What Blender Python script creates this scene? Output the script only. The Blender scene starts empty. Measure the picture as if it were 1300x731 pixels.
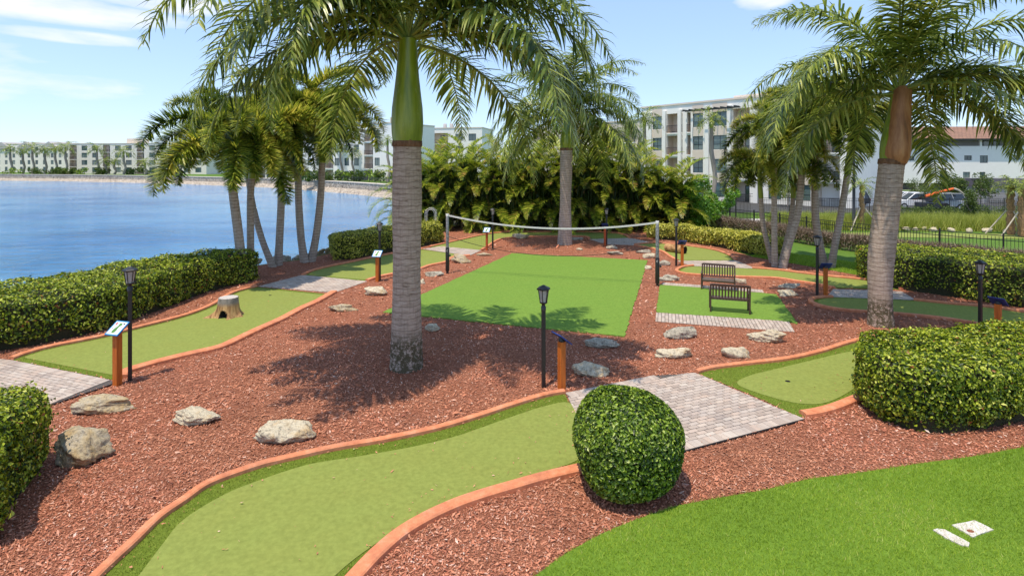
import bpy, bmesh, math, random
import numpy as np
from mathutils import Vector, Matrix
S = bpy.context.scene
COL = S.collection
R = math.radians
rng = np.random.default_rng(7)
random.seed(7)

# ------------------------------------------------------------ camera, sky, sun, exposure
FPX, CX, HY, CH = 690.0, 650.0, 208.0, 4.8      # focal length in photo pixels, horizon row, eye height
cam_d = bpy.data.cameras.new('camera'); cam = bpy.data.objects.new('camera', cam_d); COL.objects.link(cam)
cam.location = (0, 0, CH); cam.rotation_euler = (R(90), 0, 0)
cam_d.sensor_width = 36; cam_d.lens = 36 * FPX / 1300; cam_d.shift_y = -(365.5 - HY) / 1300
cam_d.clip_end = 5000; cam_d.clip_start = .05
S.camera = cam
SUN_EL, SUN_AZ = 73, 218          # azimuth clockwise from +Y (north): 270 = left of the picture
w = bpy.data.worlds.new("World"); S.world = w; w.use_nodes = True
nt = w.node_tree; nt.nodes.clear()
out = nt.nodes.new('ShaderNodeOutputWorld'); bg = nt.nodes.new('ShaderNodeBackground')
sky = nt.nodes.new('ShaderNodeTexSky'); sky.sky_type = 'NISHITA'; sky.sun_disc = False
sky.sun_elevation = R(SUN_EL); sky.sun_rotation = R(SUN_AZ); sky.air_density = 1.0; sky.dust_density = 0.25; sky.ozone_density = 2.5
tc = nt.nodes.new('ShaderNodeTexCoord'); mp = nt.nodes.new('ShaderNodeMapping'); mp.inputs['Scale'].default_value = (2.6, 2.6, 11)
mp.inputs['Location'].default_value = (0.35, 0.1, 0.0)
no = nt.nodes.new('ShaderNodeTexNoise'); no.inputs['Scale'].default_value = 1.9; no.inputs['Detail'].default_value = 7; no.inputs['Roughness'].default_value = .55
cr = nt.nodes.new('ShaderNodeValToRGB'); cr.color_ramp.elements[0].position = .55; cr.color_ramp.elements[1].position = .86
mix = nt.nodes.new('ShaderNodeMix'); mix.data_type = 'RGBA'; mix.inputs['B'].default_value = (3.5, 3.55, 3.65, 1)
sat = nt.nodes.new('ShaderNodeHueSaturation'); sat.inputs['Saturation'].default_value = .84; sat.inputs['Value'].default_value = 1.0
L = nt.links.new
L(tc.outputs['Generated'], mp.inputs['Vector']); L(mp.outputs[0], no.inputs['Vector'])
L(sky.outputs[0], sat.inputs['Color']); hz = nt.nodes.new('ShaderNodeMix'); hz.data_type = 'RGBA'; hz.inputs['Factor'].default_value = .64; hz.inputs['B'].default_value = (1.12, 1.78, 3.0, 1)   # thin even haze over the whole sky
L(sat.outputs[0], hz.inputs['A']); L(hz.outputs['Result'], mix.inputs['A']); 
# cloud banks: a few soft patches of the sky where the noise may show as cloud
acc = None
nrmz = nt.nodes.new('ShaderNodeVectorMath'); nrmz.operation = 'NORMALIZE'; L(tc.outputs['Generated'], nrmz.inputs[0])
for (dx, dz, sx, sz, am) in ((-.93,.300,.22,.026,.75), (-.80,.232,.11,.012,.85), (-.66,.30,.14,.018,.65), (-1.5,.2,.4,.05,.5), (.46,.30,.05,.02,.5), (-.13,.055,.04,.014,.7), (.95,.335,.3,.03,.35), (.2,.75,.5,.12,.5), (-2.2,.5,.5,.1,.5)):
    v0 = Vector((dx, 1, dz)).normalized(); sb = nt.nodes.new('ShaderNodeVectorMath'); sb.operation = 'SUBTRACT'; L(nrmz.outputs[0], sb.inputs[0]); sb.inputs[1].default_value = v0
    sc_ = nt.nodes.new('ShaderNodeVectorMath'); sc_.operation = 'DIVIDE'; L(sb.outputs[0], sc_.inputs[0]); sc_.inputs[1].default_value = (sx, sx, sz)
    ln_ = nt.nodes.new('ShaderNodeVectorMath'); ln_.operation = 'LENGTH'; L(sc_.outputs[0], ln_.inputs[0])
    mr_ = nt.nodes.new('ShaderNodeMapRange'); mr_.interpolation_type = 'SMOOTHSTEP'; L(ln_.outputs['Value'], mr_.inputs[0]); mr_.inputs[1].default_value = .5; mr_.inputs[2].default_value = 1.4; mr_.inputs[3].default_value = am*.3; mr_.inputs[4].default_value = -.22
    if acc is None: acc = mr_.outputs[0]
    else: mx_ = nt.nodes.new('ShaderNodeMath'); mx_.operation = 'MAXIMUM'; L(acc, mx_.inputs[0]); L(mr_.outputs[0], mx_.inputs[1]); acc = mx_.outputs[0]
ad_ = nt.nodes.new('ShaderNodeMath'); ad_.operation = 'ADD'; L(no.outputs['Fac'], ad_.inputs[0]); L(acc, ad_.inputs[1]); L(ad_.outputs[0], cr.inputs['Fac'])
L(cr.outputs[0], mix.inputs['Factor'])
L(mix.outputs['Result'], bg.inputs['Color']); L(bg.outputs[0], out.inputs['Surface'])
bg.inputs['Strength'].default_value = 0.15
sd = bpy.data.lights.new('sun', 'SUN'); sun = bpy.data.objects.new('sun', sd); COL.objects.link(sun)
sd.energy = 2.35; sd.angle = R(.55); sd.color = (1, .905, .76)
az = R(SUN_AZ); el = R(SUN_EL)
dsun = Vector((math.sin(az) * math.cos(el), math.cos(az) * math.cos(el), math.sin(el)))
sun.rotation_euler = dsun.to_track_quat('Z', 'Y').to_euler(); sun.location = (-20, -5, 40)
S.view_settings.view_transform = 'Standard'; S.view_settings.look = 'None'
S.view_settings.exposure = 1.04; S.view_settings.gamma = 1
S.cycles.max_bounces = 6; S.cycles.transparent_max_bounces = 6

# ------------------------------------------------------------ helpers
def P(x, y, z=0.0):
    """photo pixel of a point at height z -> world point"""
    s = (y - HY) / (CH - z)
    return Vector(((x - CX) / s, FPX / s, z))
def P2(x, y): v = P(x, y); return (v.x, v.y)

def tag(o, label=None, cat=None, group=None, kind=None):
    if label: o['label'] = label
    if cat: o['category'] = cat
    if group: o['group'] = group
    if kind: o['kind'] = kind
    return o
def empty(name, loc=(0, 0, 0), rz=0, **k):
    o = bpy.data.objects.new(name, None); COL.objects.link(o); o.location = loc; o.rotation_euler = (0, 0, rz)
    o.empty_display_size = .2
    return tag(o, **k)
def link(name, me, parent=None, loc=None, rot=None, **k):
    o = bpy.data.objects.new(name, me); COL.objects.link(o)
    if parent: o.parent = parent
    if loc is not None: o.location = loc
    if rot is not None: o.rotation_euler = rot
    return tag(o, **k)
KIDS = {}
def copy_tree(o, parent=None):
    c = o.copy(); COL.objects.link(c); c.parent = parent
    for ch in list(o.children): copy_tree(ch, c)
    return c

class MB:
    def __init__(s): s.v = []; s.f = []; s.m = []; s.mi = 0; s.sm = []
    def add(s, vs, fs, smooth=False):
        b = len(s.v); s.v += [tuple(v) for v in vs]
        for f in fs: s.f.append(tuple(i + b for i in f)); s.m.append(s.mi); s.sm.append(smooth)
        return s
    def box(s, x0, y0, z0, x1, y1, z1, M=None):
        vs = [Vector(p) for p in ((x0,y0,z0),(x1,y0,z0),(x1,y1,z0),(x0,y1,z0),(x0,y0,z1),(x1,y0,z1),(x1,y1,z1),(x0,y1,z1))]
        if M is not None: vs = [M @ v for v in vs]
        return s.add(vs, [(0,3,2,1),(4,5,6,7),(0,1,5,4),(1,2,6,5),(2,3,7,6),(3,0,4,7)])
    def cbox(s, c, d, M=None):
        return s.box(c[0]-d[0]/2, c[1]-d[1]/2, c[2]-d[2]/2, c[0]+d[0]/2, c[1]+d[1]/2, c[2]+d[2]/2, M)
    def bbox(s, c, d, b=.006, M=None):
        """bevelled box"""
        x, y, z = (q / 2 for q in d); vs = []; 
        pts = [(-x+b,-y),(x-b,-y),(x,-y+b),(x,y-b),(x-b,y),(-x+b,y),(-x,y-b),(-x,-y+b)]
        inn = [(px*(1-b/x), py*(1-b/y)) for px, py in pts]
        for zz, ring in ((-z, inn), (-z+b, pts), (z-b, pts), (z, inn)):
            vs += [Vector((px+c[0], py+c[1], zz+c[2])) for px, py in ring]
        if M is not None: vs = [M @ v for v in vs]
        fs = [tuple(range(7,-1,-1)), tuple(range(24,32))]
        for k in range(3):
            for i in range(8): j = (i+1) % 8; fs.append((k*8+i, k*8+j, k*8+8+j, k*8+8+i))
        return s.add(vs, fs)
    def tube(s, pts, rad, n=8, cap=True, smooth=True, prof=None):
        pts = [Vector(p) for p in pts]; k = len(pts)
        if not hasattr(rad, '__len__'): rad = [rad] * k
        vs = []; ref = None
        for i, p in enumerate(pts):
            t = (pts[min(i+1, k-1)] - pts[max(i-1, 0)]); t = t.normalized() if t.length > 1e-9 else Vector((0,0,1))
            if ref is None: ref = Vector((1,0,0)) if abs(t.x) < .9 else Vector((0,1,0))
            a = (ref - t * ref.dot(t)).normalized(); ref = a; b = t.cross(a)
            for j in range(n):
                th = 2*math.pi*j/n; r = rad[i] * (prof(j, i) if prof else 1)
                vs.append(p + a*(r*math.cos(th)) + b*(r*math.sin(th)))
        fs = [(i*n+j, i*n+(j+1)%n, (i+1)*n+(j+1)%n, (i+1)*n+j) for i in range(k-1) for j in range(n)]
        s.add(vs, fs, smooth)
        if cap:
            s.add(vs[:n], [tuple(range(n-1,-1,-1))]); s.add(vs[-n:], [tuple(range(n))])
        return s
    def lathe(s, prof, n=16, c=(0,0), smooth=True):
        return s.tube([(c[0], c[1], z) for z, r in prof], [r for z, r in prof], n, True, smooth)
    def prism(s, poly, z0, z1, bottom=False):
        n = len(poly); vs = [(x, y, z0) for x, y in poly] + [(x, y, z1) for x, y in poly]
        fs = [tuple(range(n, 2*n))] + [(i, (i+1)%n, n+(i+1)%n, n+i) for i in range(n)]
        if bottom: fs.append(tuple(range(n-1,-1,-1)))
        return s.add(vs, fs)
    def mesh(s, name, mats):
        me = bpy.data.meshes.new(name); me.from_pydata(s.v, [], s.f)
        for m in (mats if isinstance(mats, (list, tuple)) else [mats]): me.materials.append(m)
        me.polygons.foreach_set('material_index', s.m); me.polygons.foreach_set('use_smooth', s.sm)
        me.update(); return me
    def build(s, name, mats, parent=None, loc=None, rot=None, **k):
        return link(name, s.mesh(name, mats), parent, loc, rot, **k)

def npmesh(name, V, F, mat, rnd=None, smooth=False, mi=None):
    """V (n,3), F (m,k) index array; rnd = one float per vertex"""
    me = bpy.data.meshes.new(name); V = np.asarray(V, np.float32); F = np.asarray(F, np.int32)
    me.vertices.add(len(V)); me.vertices.foreach_set('co', V.ravel())
    k = F.shape[1]; me.loops.add(F.size); me.loops.foreach_set('vertex_index', F.ravel())
    me.polygons.add(len(F)); me.polygons.foreach_set('loop_start', np.arange(0, F.size, k, dtype=np.int32))
    if smooth: me.polygons.foreach_set('use_smooth', np.ones(len(F), bool))
    for m in (mat if isinstance(mat, (list, tuple)) else [mat]): me.materials.append(m)
    if mi is not None: me.polygons.foreach_set('material_index', np.asarray(mi, np.int32))
    if rnd is not None:
        a = me.attributes.new('rnd', 'FLOAT', 'POINT'); a.data.foreach_set('value', np.asarray(rnd, np.float32))
    me.update(calc_edges=True); return me

def inside(poly, X, Y):
    poly = np.asarray(poly, float); r = np.zeros(len(X), bool); n = len(poly)
    for i in range(n):
        x0, y0 = poly[i]; x1, y1 = poly[(i+1) % n]
        if y0 == y1: continue
        c = ((Y >= min(y0, y1)) & (Y < max(y0, y1)))
        r ^= c & (X < (Y-y0)/(y1-y0)*(x1-x0)+x0)
    return r
def edge_dist(poly, X, Y, closed=True):
    poly = np.asarray(poly, float); d = np.full(len(X), 1e9); nx = np.zeros(len(X)); ny = np.zeros(len(X)); n = len(poly)
    for i in range(n if closed else n-1):
        a = poly[i]; b = poly[(i+1) % n]; e = b-a; l2 = (e**2).sum() or 1e-9
        t = np.clip(((X-a[0])*e[0]+(Y-a[1])*e[1])/l2, 0, 1)
        dx = X-a[0]-t*e[0]; dy = Y-a[1]-t*e[1]; q = np.hypot(dx, dy); m = q < d
        d[m] = q[m]; nx[m] = -dx[m]/np.maximum(q[m],1e-6); ny[m] = -dy[m]/np.maximum(q[m],1e-6)
    return d, nx, ny
def smooth(pts, closed=False, k=6):
    """Catmull-Rom through points"""
    pts = [Vector(p).to_2d() if len(p) == 3 else Vector(p) for p in pts]; n = len(pts); o = []
    for i in range(n if closed else n-1):
        if closed: a, b, c, d = pts[i-1], pts[i], pts[(i+1)%n], pts[(i+2)%n]
        else: a, b, c, d = pts[max(i-1,0)], pts[i], pts[i+1], pts[min(i+2,n-1)]
        for j in range(k):
            t = j/k; o.append(.5*((2*b)+(c-a)*t+(2*a-5*b+4*c-d)*t*t+(3*b-a-3*c+d)*t**3))
    if not closed: o.append(pts[-1])
    return [(p.x, p.y) for p in o]
def area(p): return sum(p[i-1][0]*p[i][1]-p[i][0]*p[i-1][1] for i in range(len(p)))/2
def ccw(p): return list(p) if area(p) > 0 else list(reversed(p))
def resample(p, step, closed=True):
    p = [np.array(q, float) for q in p]; 
    if closed: p.append(p[0])
    o = []
    for a, b in zip(p[:-1], p[1:]):
        n = max(1, int(np.ceil(np.linalg.norm(b-a)/step)))
        for i in range(n): o.append(tuple(a+(b-a)*i/n))
    if not closed: o.append(tuple(p[-1]))
    return o
def inset(poly, d, step=.08):
    p = np.array(resample(ccw(poly), step)); n = len(p)
    t = np.roll(p, -1, 0)-np.roll(p, 1, 0); t /= np.maximum(np.linalg.norm(t, axis=1, keepdims=True), 1e-9)
    dd = d(p) if callable(d) else np.full(n, d)
    q = p+np.stack([-t[:,1], t[:,0]], 1)*dd[:,None]
    e, _, _ = edge_dist(p, q[:,0], q[:,1]); ok = (e > dd*.93) & inside(p, q[:,0], q[:,1])
    q = q[ok]; 
    for _ in range(2): q = (np.roll(q,1,0)+2*q+np.roll(q,-1,0))/4
    return [tuple(a) for a in q]
def clip(sub, conv):
    """Sutherland-Hodgman against a convex ccw polygon"""
    o = list(sub); n = len(conv)
    for i in range(n):
        a = conv[i]; b = conv[(i+1)%n]; inp = o; o = []
        if not inp: return []
        sd_ = lambda p: (b[0]-a[0])*(p[1]-a[1])-(b[1]-a[1])*(p[0]-a[0])
        for j in range(len(inp)):
            p = inp[j-1]; q = inp[j]; sp = sd_(p); sq = sd_(q)
            if (sp >= 0) != (sq >= 0):
                t = sp/(sp-sq); o.append((p[0]+(q[0]-p[0])*t, p[1]+(q[1]-p[1])*t))
            if sq >= 0: o.append(q)
    return o

# ------------------------------------------------------------ materials
def nodes(name):
    m = bpy.data.materials.new(name); m.use_nodes = True; t = m.node_tree; t.nodes.clear()
    return m, t, (lambda k, **p: _n(t, k, p))
def _n(t, k, p):
    n = t.nodes.new('ShaderNode'+k)
    for a, b in p.items():
        if a in n.inputs and not hasattr(n, a): n.inputs[a].default_value = b
        else: setattr(n, a, b)
    return n
def c4(c): return (*c, 1) if len(c) == 3 else c
def mixc(t, fac, a, b, mode='MIX'):
    n = t.nodes.new('ShaderNodeMix'); n.data_type = 'RGBA'; n.blend_type = mode
    for k, v in (('Factor', fac), ('A', a), ('B', b)):
        i = n.inputs[k] if k != 'Factor' else n.inputs[0]
        if k != 'Factor': i = n.inputs[6 if k == 'A' else 7]
        if hasattr(v, 'node') or hasattr(v, 'is_linked'): t.links.new(v, i)
        elif k == 'Factor': i.default_value = v
        else: i.default_value = c4(v)
    return n.outputs[2]
def ramp(t, src, stops):
    n = t.nodes.new('ShaderNodeValToRGB'); e = n.color_ramp.elements
    while len(e) < len(stops): e.new(.5)
    for i, (p, c) in enumerate(stops): e[i].position = p; e[i].color = c4(c)
    t.links.new(src, n.inputs[0]); return n.outputs[0]
def noise(t, scale, detail=4, rough=.55, vec=None, out='Fac', stretch=None, dist=0):
    n = t.nodes.new('ShaderNodeTexNoise'); n.inputs['Scale'].default_value = scale; n.inputs['Detail'].default_value = detail
    n.inputs['Roughness'].default_value = rough; n.inputs['Distortion'].default_value = dist
    if vec is None:
        c = t.nodes.new('ShaderNodeTexCoord'); vec = c.outputs['Object']
    if stretch:
        m = t.nodes.new('ShaderNodeMapping'); m.inputs['Scale'].default_value = stretch; t.links.new(vec, m.inputs[0]); vec = m.outputs[0]
    t.links.new(vec, n.inputs['Vector']); return n.outputs[out]
def bump(t, h, strength=.4, dist=.02, nrm=None):
    b = t.nodes.new('ShaderNodeBump'); b.inputs['Strength'].default_value = strength; b.inputs['Distance'].default_value = dist
    t.links.new(h, b.inputs['Height'])
    if nrm is not None: t.links.new(nrm, b.inputs['Normal'])
    return b.outputs[0]
def finish(m, t, col, rough=.7, nrm=None, transl=0, spec=.35, metal=0):
    o = t.nodes.new('ShaderNodeOutputMaterial'); p = t.nodes.new('ShaderNodeBsdfPrincipled')
    if hasattr(col, 'is_linked'): t.links.new(col, p.inputs['Base Color'])
    else: p.inputs['Base Color'].default_value = c4(col)
    if hasattr(rough, 'is_linked'): t.links.new(rough, p.inputs['Roughness'])
    else: p.inputs['Roughness'].default_value = rough
    p.inputs['Specular IOR Level'].default_value = spec; p.inputs['Metallic'].default_value = metal
    if nrm is not None: t.links.new(nrm, p.inputs['Normal'])
    sh = p.outputs[0]
    if transl:
        tr = t.nodes.new('ShaderNodeBsdfTranslucent'); mx = t.nodes.new('ShaderNodeMixShader'); mx.inputs[0].default_value = transl
        if hasattr(col, 'is_linked'): t.links.new(col, tr.inputs['Color'])
        else: tr.inputs['Color'].default_value = c4(col)
        t.links.new(sh, mx.inputs[1]); t.links.new(tr.outputs[0], mx.inputs[2]); sh = mx.outputs[0]
    t.links.new(sh, o.inputs['Surface']); return m
def simple(name, c1, c2=None, scale=8, rough=.6, bmp=0, bdist=.01, spec=.35, metal=0, stretch=None, bscale=None, transl=0):
    m, t, N = nodes(name); nrm = None
    c2 = c2 or tuple(q*.8 for q in c1)
    f = noise(t, scale, 5, stretch=stretch); col = ramp(t, f, [(.35, c1), (.65, c2)])
    if bmp: nrm = bump(t, noise(t, bscale or scale*4, 5, stretch=stretch), bmp, bdist)
    return finish(m, t, col, rough, nrm, transl, spec, metal)
def leafy(name, stops, rough=.38, transl=.28, spec=.5, objrnd=0):
    m, t, N = nodes(name); a = N('Attribute', attribute_name='rnd').outputs['Fac']
    if objrnd:
        oi = t.nodes.new('ShaderNodeObjectInfo'); q = t.nodes.new('ShaderNodeMath'); q.operation = 'MULTIPLY_ADD'
        t.links.new(oi.outputs['Random'], q.inputs[0]); q.inputs[1].default_value = objrnd
        s_ = t.nodes.new('ShaderNodeMath'); s_.operation = 'SUBTRACT'; t.links.new(a, s_.inputs[0]); s_.inputs[1].default_value = objrnd/2
        t.links.new(s_.outputs[0], q.inputs[2]); a = q.outputs[0]
    return finish(m, t, ramp(t, a, stops), rough, None, transl, spec)

M = {}
# mulch ground
m, t, N = nodes('mulch_ground')
f1 = noise(t, 38, 6, .7); f2 = noise(t, .55, 4); f3 = noise(t, 110, 3, .6, stretch=(1, .35, 1))
c = ramp(t, f1, [(.3, (.13, .048, .027)), (.48, (.33, .118, .066)), (.6, (.45, .185, .105)), (.74, (.58, .34, .23))])
c = mixc(t, ramp(t, f2, [(.38, (0,0,0)), (.68, (.55,.55,.55))]), c, (.33, .145, .09), 'MIX')
M['mulch'] = finish(m, t, c, .9, bump(t, f3, .9, .03, bump(t, f1, .8, .03)), spec=.1)
m, t, N = nodes('mulch_chip')
a = N('Attribute', attribute_name='rnd').outputs['Fac']
c = ramp(t, a, [(0, (.09, .034, .022)), (.14, (.30, .10, .062)), (.40, (.56, .20, .112)), (.72, (.62, .275, .165)), (.88, (.70, .44, .34)), (1, (.84, .68, .56))])
c = mixc(t, ramp(t, noise(t, .35, 4), [(.42, (0,0,0)), (.65, (.5,.5,.5))]), c, (.42, .19, .10), 'MIX')
c = mixc(t, ramp(t, noise(t, .8, 5, .65), [(.52, (0,0,0)), (.70, (.55,.55,.55))]), c, (.17, .065, .04))
M['chip'] = finish(m, t, c, .75, spec=.2)
# turf
def turf(name, c1, c2, c3, fine=160, patch=.8, b=.5):
    m, t, N = nodes(name)
    f = noise(t, fine, 3, .7); g = noise(t, patch, 5, .6); h = noise(t, 14, 4, .6)
    c = ramp(t, f, [(.3, c1), (.7, c2)])
    c = mixc(t, ramp(t, g, [(.35, (0,0,0)), (.7, (.6,.6,.6))]), c, c3)
    c = mixc(t, ramp(t, h, [(.35, (0,0,0)), (.7, (.42,.42,.42))]), c, tuple(q*.6 for q in c1))
    return finish(m, t, c, .85, bump(t, f, b, .01), spec=.12)
M['putt'] = turf('putting_turf', (.19, .225, .045), (.30, .345, .088), (.25, .27, .062), 190, 1.1, .35)
M['fringe'] = turf('fringe_turf', (.075, .12, .012), (.22, .29, .035), (.17, .21, .03), 90, 1.3, 1.0)
M['court'] = turf('court_turf', (.10, .20, .026), (.235, .36, .06), (.185, .285, .046), 120, .9, .6)
M['lawn'] = turf('lawn_turf', (.09, .17, .016), (.20, .32, .04), (.17, .27, .03), 90, .8, 1.0)
M['ground'] = turf('ground_grass', (.06, .13, .018), (.14, .24, .03), (.12, .19, .03), 20, .3, .5)
M['blade'] = leafy('grass_blade', [(0, (.11, .20, .010)), (.5, (.30, .44, .028)), (.85, (.44, .54, .06)), (1, (.60, .58, .20))], .5, .35, .3)
M['fblade'] = leafy('fringe_blade', [(0, (.07, .10, .008)), (.5, (.20, .26, .025)), (1, (.42, .45, .08))], .6, .2, .2)
M['tallgrass'] = leafy('tall_grass_blade', [(0, (.18, .22, .03)), (.5, (.38, .42, .06)), (1, (.62, .60, .18))], .5, .35, .3)
# kerb concrete
m, t, N = nodes('orange_concrete')
c = ramp(t, noise(t, 6, 6, .65), [(.3, (.50, .165, .080)), (.55, (.66, .25, .125)), (.75, (.72, .34, .21))])
c = mixc(t, ramp(t, noise(t, 90, 2), [(.55, (0,0,0)), (.75, (.5,.5,.5))]), c, (.30, .10, .05))
c = mixc(t, ramp(t, noise(t, 1.7, 6, .7), [(.5, (0,0,0)), (.72, (.55,.55,.55))]), c, (.34, .15, .10))
M['kerb'] = finish(m, t, c, .85, bump(t, noise(t, 60, 5), .35, .008), spec=.15)
# pavers
def paver(name, use_obj):
    m, t, N = nodes(name)
    a = t.nodes.new('ShaderNodeObjectInfo').outputs['Random'] if use_obj else N('Attribute', attribute_name='rnd').outputs['Fac']
    c = ramp(t, a, [(0, (.38, .30, .245)), (.3, (.46, .375, .31)), (.55, (.53, .445, .375)), (.75, (.51, .39, .31)), (.9, (.58, .50, .42)), (1, (.43, .35, .295))])
    g = N('NewGeometry').outputs['Position'] if False else t.nodes.new('ShaderNodeNewGeometry').outputs['Position']
    st = noise(t, 1.4, 6, .65, vec=g)
    c = mixc(t, ramp(t, st, [(.5, (0,0,0)), (.66, (.4,.4,.4))]), c, (.30, .26, .245))
    sp = noise(t, 160, 3, .7, vec=g)
    c = mixc(t, ramp(t, sp, [(.35, (.35,.35,.35)), (.6, (0,0,0))]), c, (.22, .18, .17))
    return finish(m, t, c, .85, bump(t, sp, .3, .004), spec=.2)
M['paver'] = paver('paver', True); M['paver_s'] = paver('paver_joined', False)
M['sand'] = simple('joint_sand', (.06, .05, .045), (.12, .10, .09), 60, .95, .4)
M['black_edge'] = simple('edge_strip', (.02, .018, .018), None, 8, .6)
# rocks
def rockmat(name, pal):
    m, t, N = nodes(name)
    f = noise(t, 3.2, 8, .62, dist=.6); g = noise(t, 16, 7, .7); v = N('TexVoronoi'); v.inputs['Scale'].default_value = 11
    c = ramp(t, f, [(.3, pal[0]), (.48, pal[1]), (.62, pal[2]), (.75, pal[3])])
    c = mixc(t, ramp(t, g, [(.36, (.75,.75,.75)), (.5, (0,0,0))]), c, pal[4])
    b1 = bump(t, g, .9, .05); 
    return finish(m, t, c, .9, bump(t, f, .8, .08, b1), spec=.15)
M['rock_sand'] = rockmat('sandy_limestone', [(.50,.44,.35), (.52,.42,.27), (.46,.33,.17), (.60,.55,.47), (.17,.14,.11)])
M['rock_grey'] = rockmat('grey_limestone', [(.26,.23,.18), (.46,.41,.32), (.58,.51,.39), (.40,.32,.22), (.10,.09,.075)])
M['rock_pale'] = rockmat('pale_limestone', [(.54,.47,.34), (.64,.55,.40), (.52,.37,.20), (.60,.52,.40), (.20,.17,.13)])
M['concrete'] = simple('white_concrete', (.66,.62,.57), (.54,.47,.41), 20, .85, .3)
M['rust'] = simple('rusty_iron', (.30,.09,.05), (.2,.07,.04), 30, .8)
# foliage
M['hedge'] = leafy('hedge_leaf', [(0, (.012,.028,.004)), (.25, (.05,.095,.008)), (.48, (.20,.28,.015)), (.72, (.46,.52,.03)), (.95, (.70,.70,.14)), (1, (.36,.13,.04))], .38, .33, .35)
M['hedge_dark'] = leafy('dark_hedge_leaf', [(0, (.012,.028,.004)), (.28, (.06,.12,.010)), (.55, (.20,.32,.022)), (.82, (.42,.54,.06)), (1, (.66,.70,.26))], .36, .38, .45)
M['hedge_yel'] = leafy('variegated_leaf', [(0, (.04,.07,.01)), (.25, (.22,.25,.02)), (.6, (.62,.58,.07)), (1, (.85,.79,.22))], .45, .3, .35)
M['twig'] = leafy('dry_twig', [(0, (.09,.058,.04)), (.5, (.25,.175,.125)), (1, (.44,.34,.27))], .9, .0, .1)
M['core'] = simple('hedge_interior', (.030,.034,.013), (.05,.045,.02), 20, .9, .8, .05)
M['royal'] = leafy('royal_frond_leaf', [(0, (.025,.055,.012)), (.28, (.11,.17,.028)), (.62, (.30,.36,.05)), (.88, (.54,.57,.14)), (1, (.70,.67,.22))], .32, .42, .5, .15)
M['royal_far'] = M['royal']
M['fox'] = leafy('foxtail_leaf', [(0, (.03,.06,.010)), (.28, (.11,.17,.018)), (.6, (.33,.38,.035)), (.88, (.60,.57,.08)), (1, (.68,.58,.10))], .33, .42, .45, .6)
M['areca'] = leafy('areca_leaf', [(0, (.03,.065,.006)), (.28, (.14,.22,.015)), (.58, (.38,.45,.035)), (.88, (.62,.58,.09)), (1, (.62,.36,.10))], .36, .42, .6, .4)
M['bright'] = leafy('bright_leaf', [(0, (.05,.14,.01)), (.5, (.15,.33,.02)), (1, (.34,.50,.05))], .35, .35, .5)
M['tree'] = leafy('tree_leaf', [(0, (.03,.06,.012)), (.5, (.09,.14,.025)), (1, (.18,.23,.05))], .5, .25, .3)
M['rachis'] = simple('green_rachis', (.16,.22,.04), (.24,.26,.06), 6, .5)
M['cane'] = simple('yellow_cane', (.34,.26,.05), (.22,.22,.05), 5, .5)
# trunks
def trunk(name, a, b, dark, lichen):
    m, t, N = nodes(name)
    co = t.nodes.new('ShaderNodeTexCoord').outputs['Object']
    f = noise(t, 1.0, 6, .65, stretch=(5, 5, 26)); v = noise(t, 1.0, 5, .6, stretch=(26, 26, 2.0))
    c = ramp(t, f, [(.3, dark), (.42, b), (.62, a)])
    c = mixc(t, ramp(t, v, [(.5, (0,0,0)), (.72, (.45,.45,.45))]), c, dark)
    wv = t.nodes.new('ShaderNodeTexWave'); wv.bands_direction = 'Z'; wv.inputs['Scale'].default_value = 2.3; wv.inputs['Distortion'].default_value = 2.2; wv.inputs['Detail'].default_value = 3; wv.inputs['Detail Scale'].default_value = 2.5; t.links.new(co, wv.inputs['Vector'])
    c = mixc(t, ramp(t, wv.outputs['Fac'], [(.0, (.55,.55,.55)), (.22, (0,0,0))]), c, dark)
    if lichen:
        s = t.nodes.new('ShaderNodeSeparateXYZ'); t.links.new(co, s.inputs[0])
        h = ramp(t, s.outputs['Z'], [(.62, (1,1,1)), (1, (0,0,0))])
        l = noise(t, 9, 7, .75); mk = ramp(t, l, [(.43, (0,0,0)), (.5, (1,1,1))])
        mm = mixc(t, 1.0, mk, h, 'MULTIPLY')
        c = mixc(t, mm, c, (.105, .085, .05))
        l2 = ramp(t, noise(t, 13, 6, .7), [(.60, (0,0,0)), (.70, (1,1,1))])
        c = mixc(t, mixc(t, 1.0, l2, h, 'MULTIPLY'), c, (.50, .47, .38))
    return finish(m, t, c, .9, bump(t, v, .35, .02, bump(t, f, .7, .03)), spec=.12)
M['trunk_main'] = trunk('royal_trunk_bark', (.50,.395,.32), (.38,.29,.225), (.17,.12,.085), 1)
M['trunk_fox'] = trunk('foxtail_trunk_bark', (.50,.41,.34), (.37,.295,.24), (.16,.115,.085), 0)
M['trunk_plain'] = trunk('plain_trunk_bark', (.52,.425,.355), (.41,.325,.265), (.18,.135,.10), 0)
M['trunk_far'] = simple('far_trunk_bark', (.38,.32,.27), (.26,.21,.17), 4, .9)
m, t, N = nodes('crownshaft_green')
f = noise(t, 1, 5, .6, stretch=(7, 7, .7)); g = noise(t, 9, 5, .7, stretch=(1,1,.35))
c = ramp(t, f, [(.3, (.10,.155,.008)), (.5, (.20,.26,.012)), (.7, (.29,.34,.03))])
c = mixc(t, ramp(t, g, [(.6, (0,0,0)), (.72, (.6,.6,.6))]), c, (.34,.38,.14))
M['shaft'] = finish(m, t, c, .32, bump(t, f, .15, .02), spec=.5)
m, t, N = nodes('dry_sheath')
f = noise(t, 1, 6, .65, stretch=(6, 6, .8)); c = ramp(t, f, [(.3, (.16,.065,.025)), (.5, (.33,.14,.05)), (.7, (.45,.23,.10))])
M['sheath'] = finish(m, t, c, .5, bump(t, f, .3, .03), spec=.35)
M['brownfibre'] = simple('brown_fibre', (.13,.06,.03), (.24,.13,.07), 12, .9, .8, .03, stretch=(1,1,.3))
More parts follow.
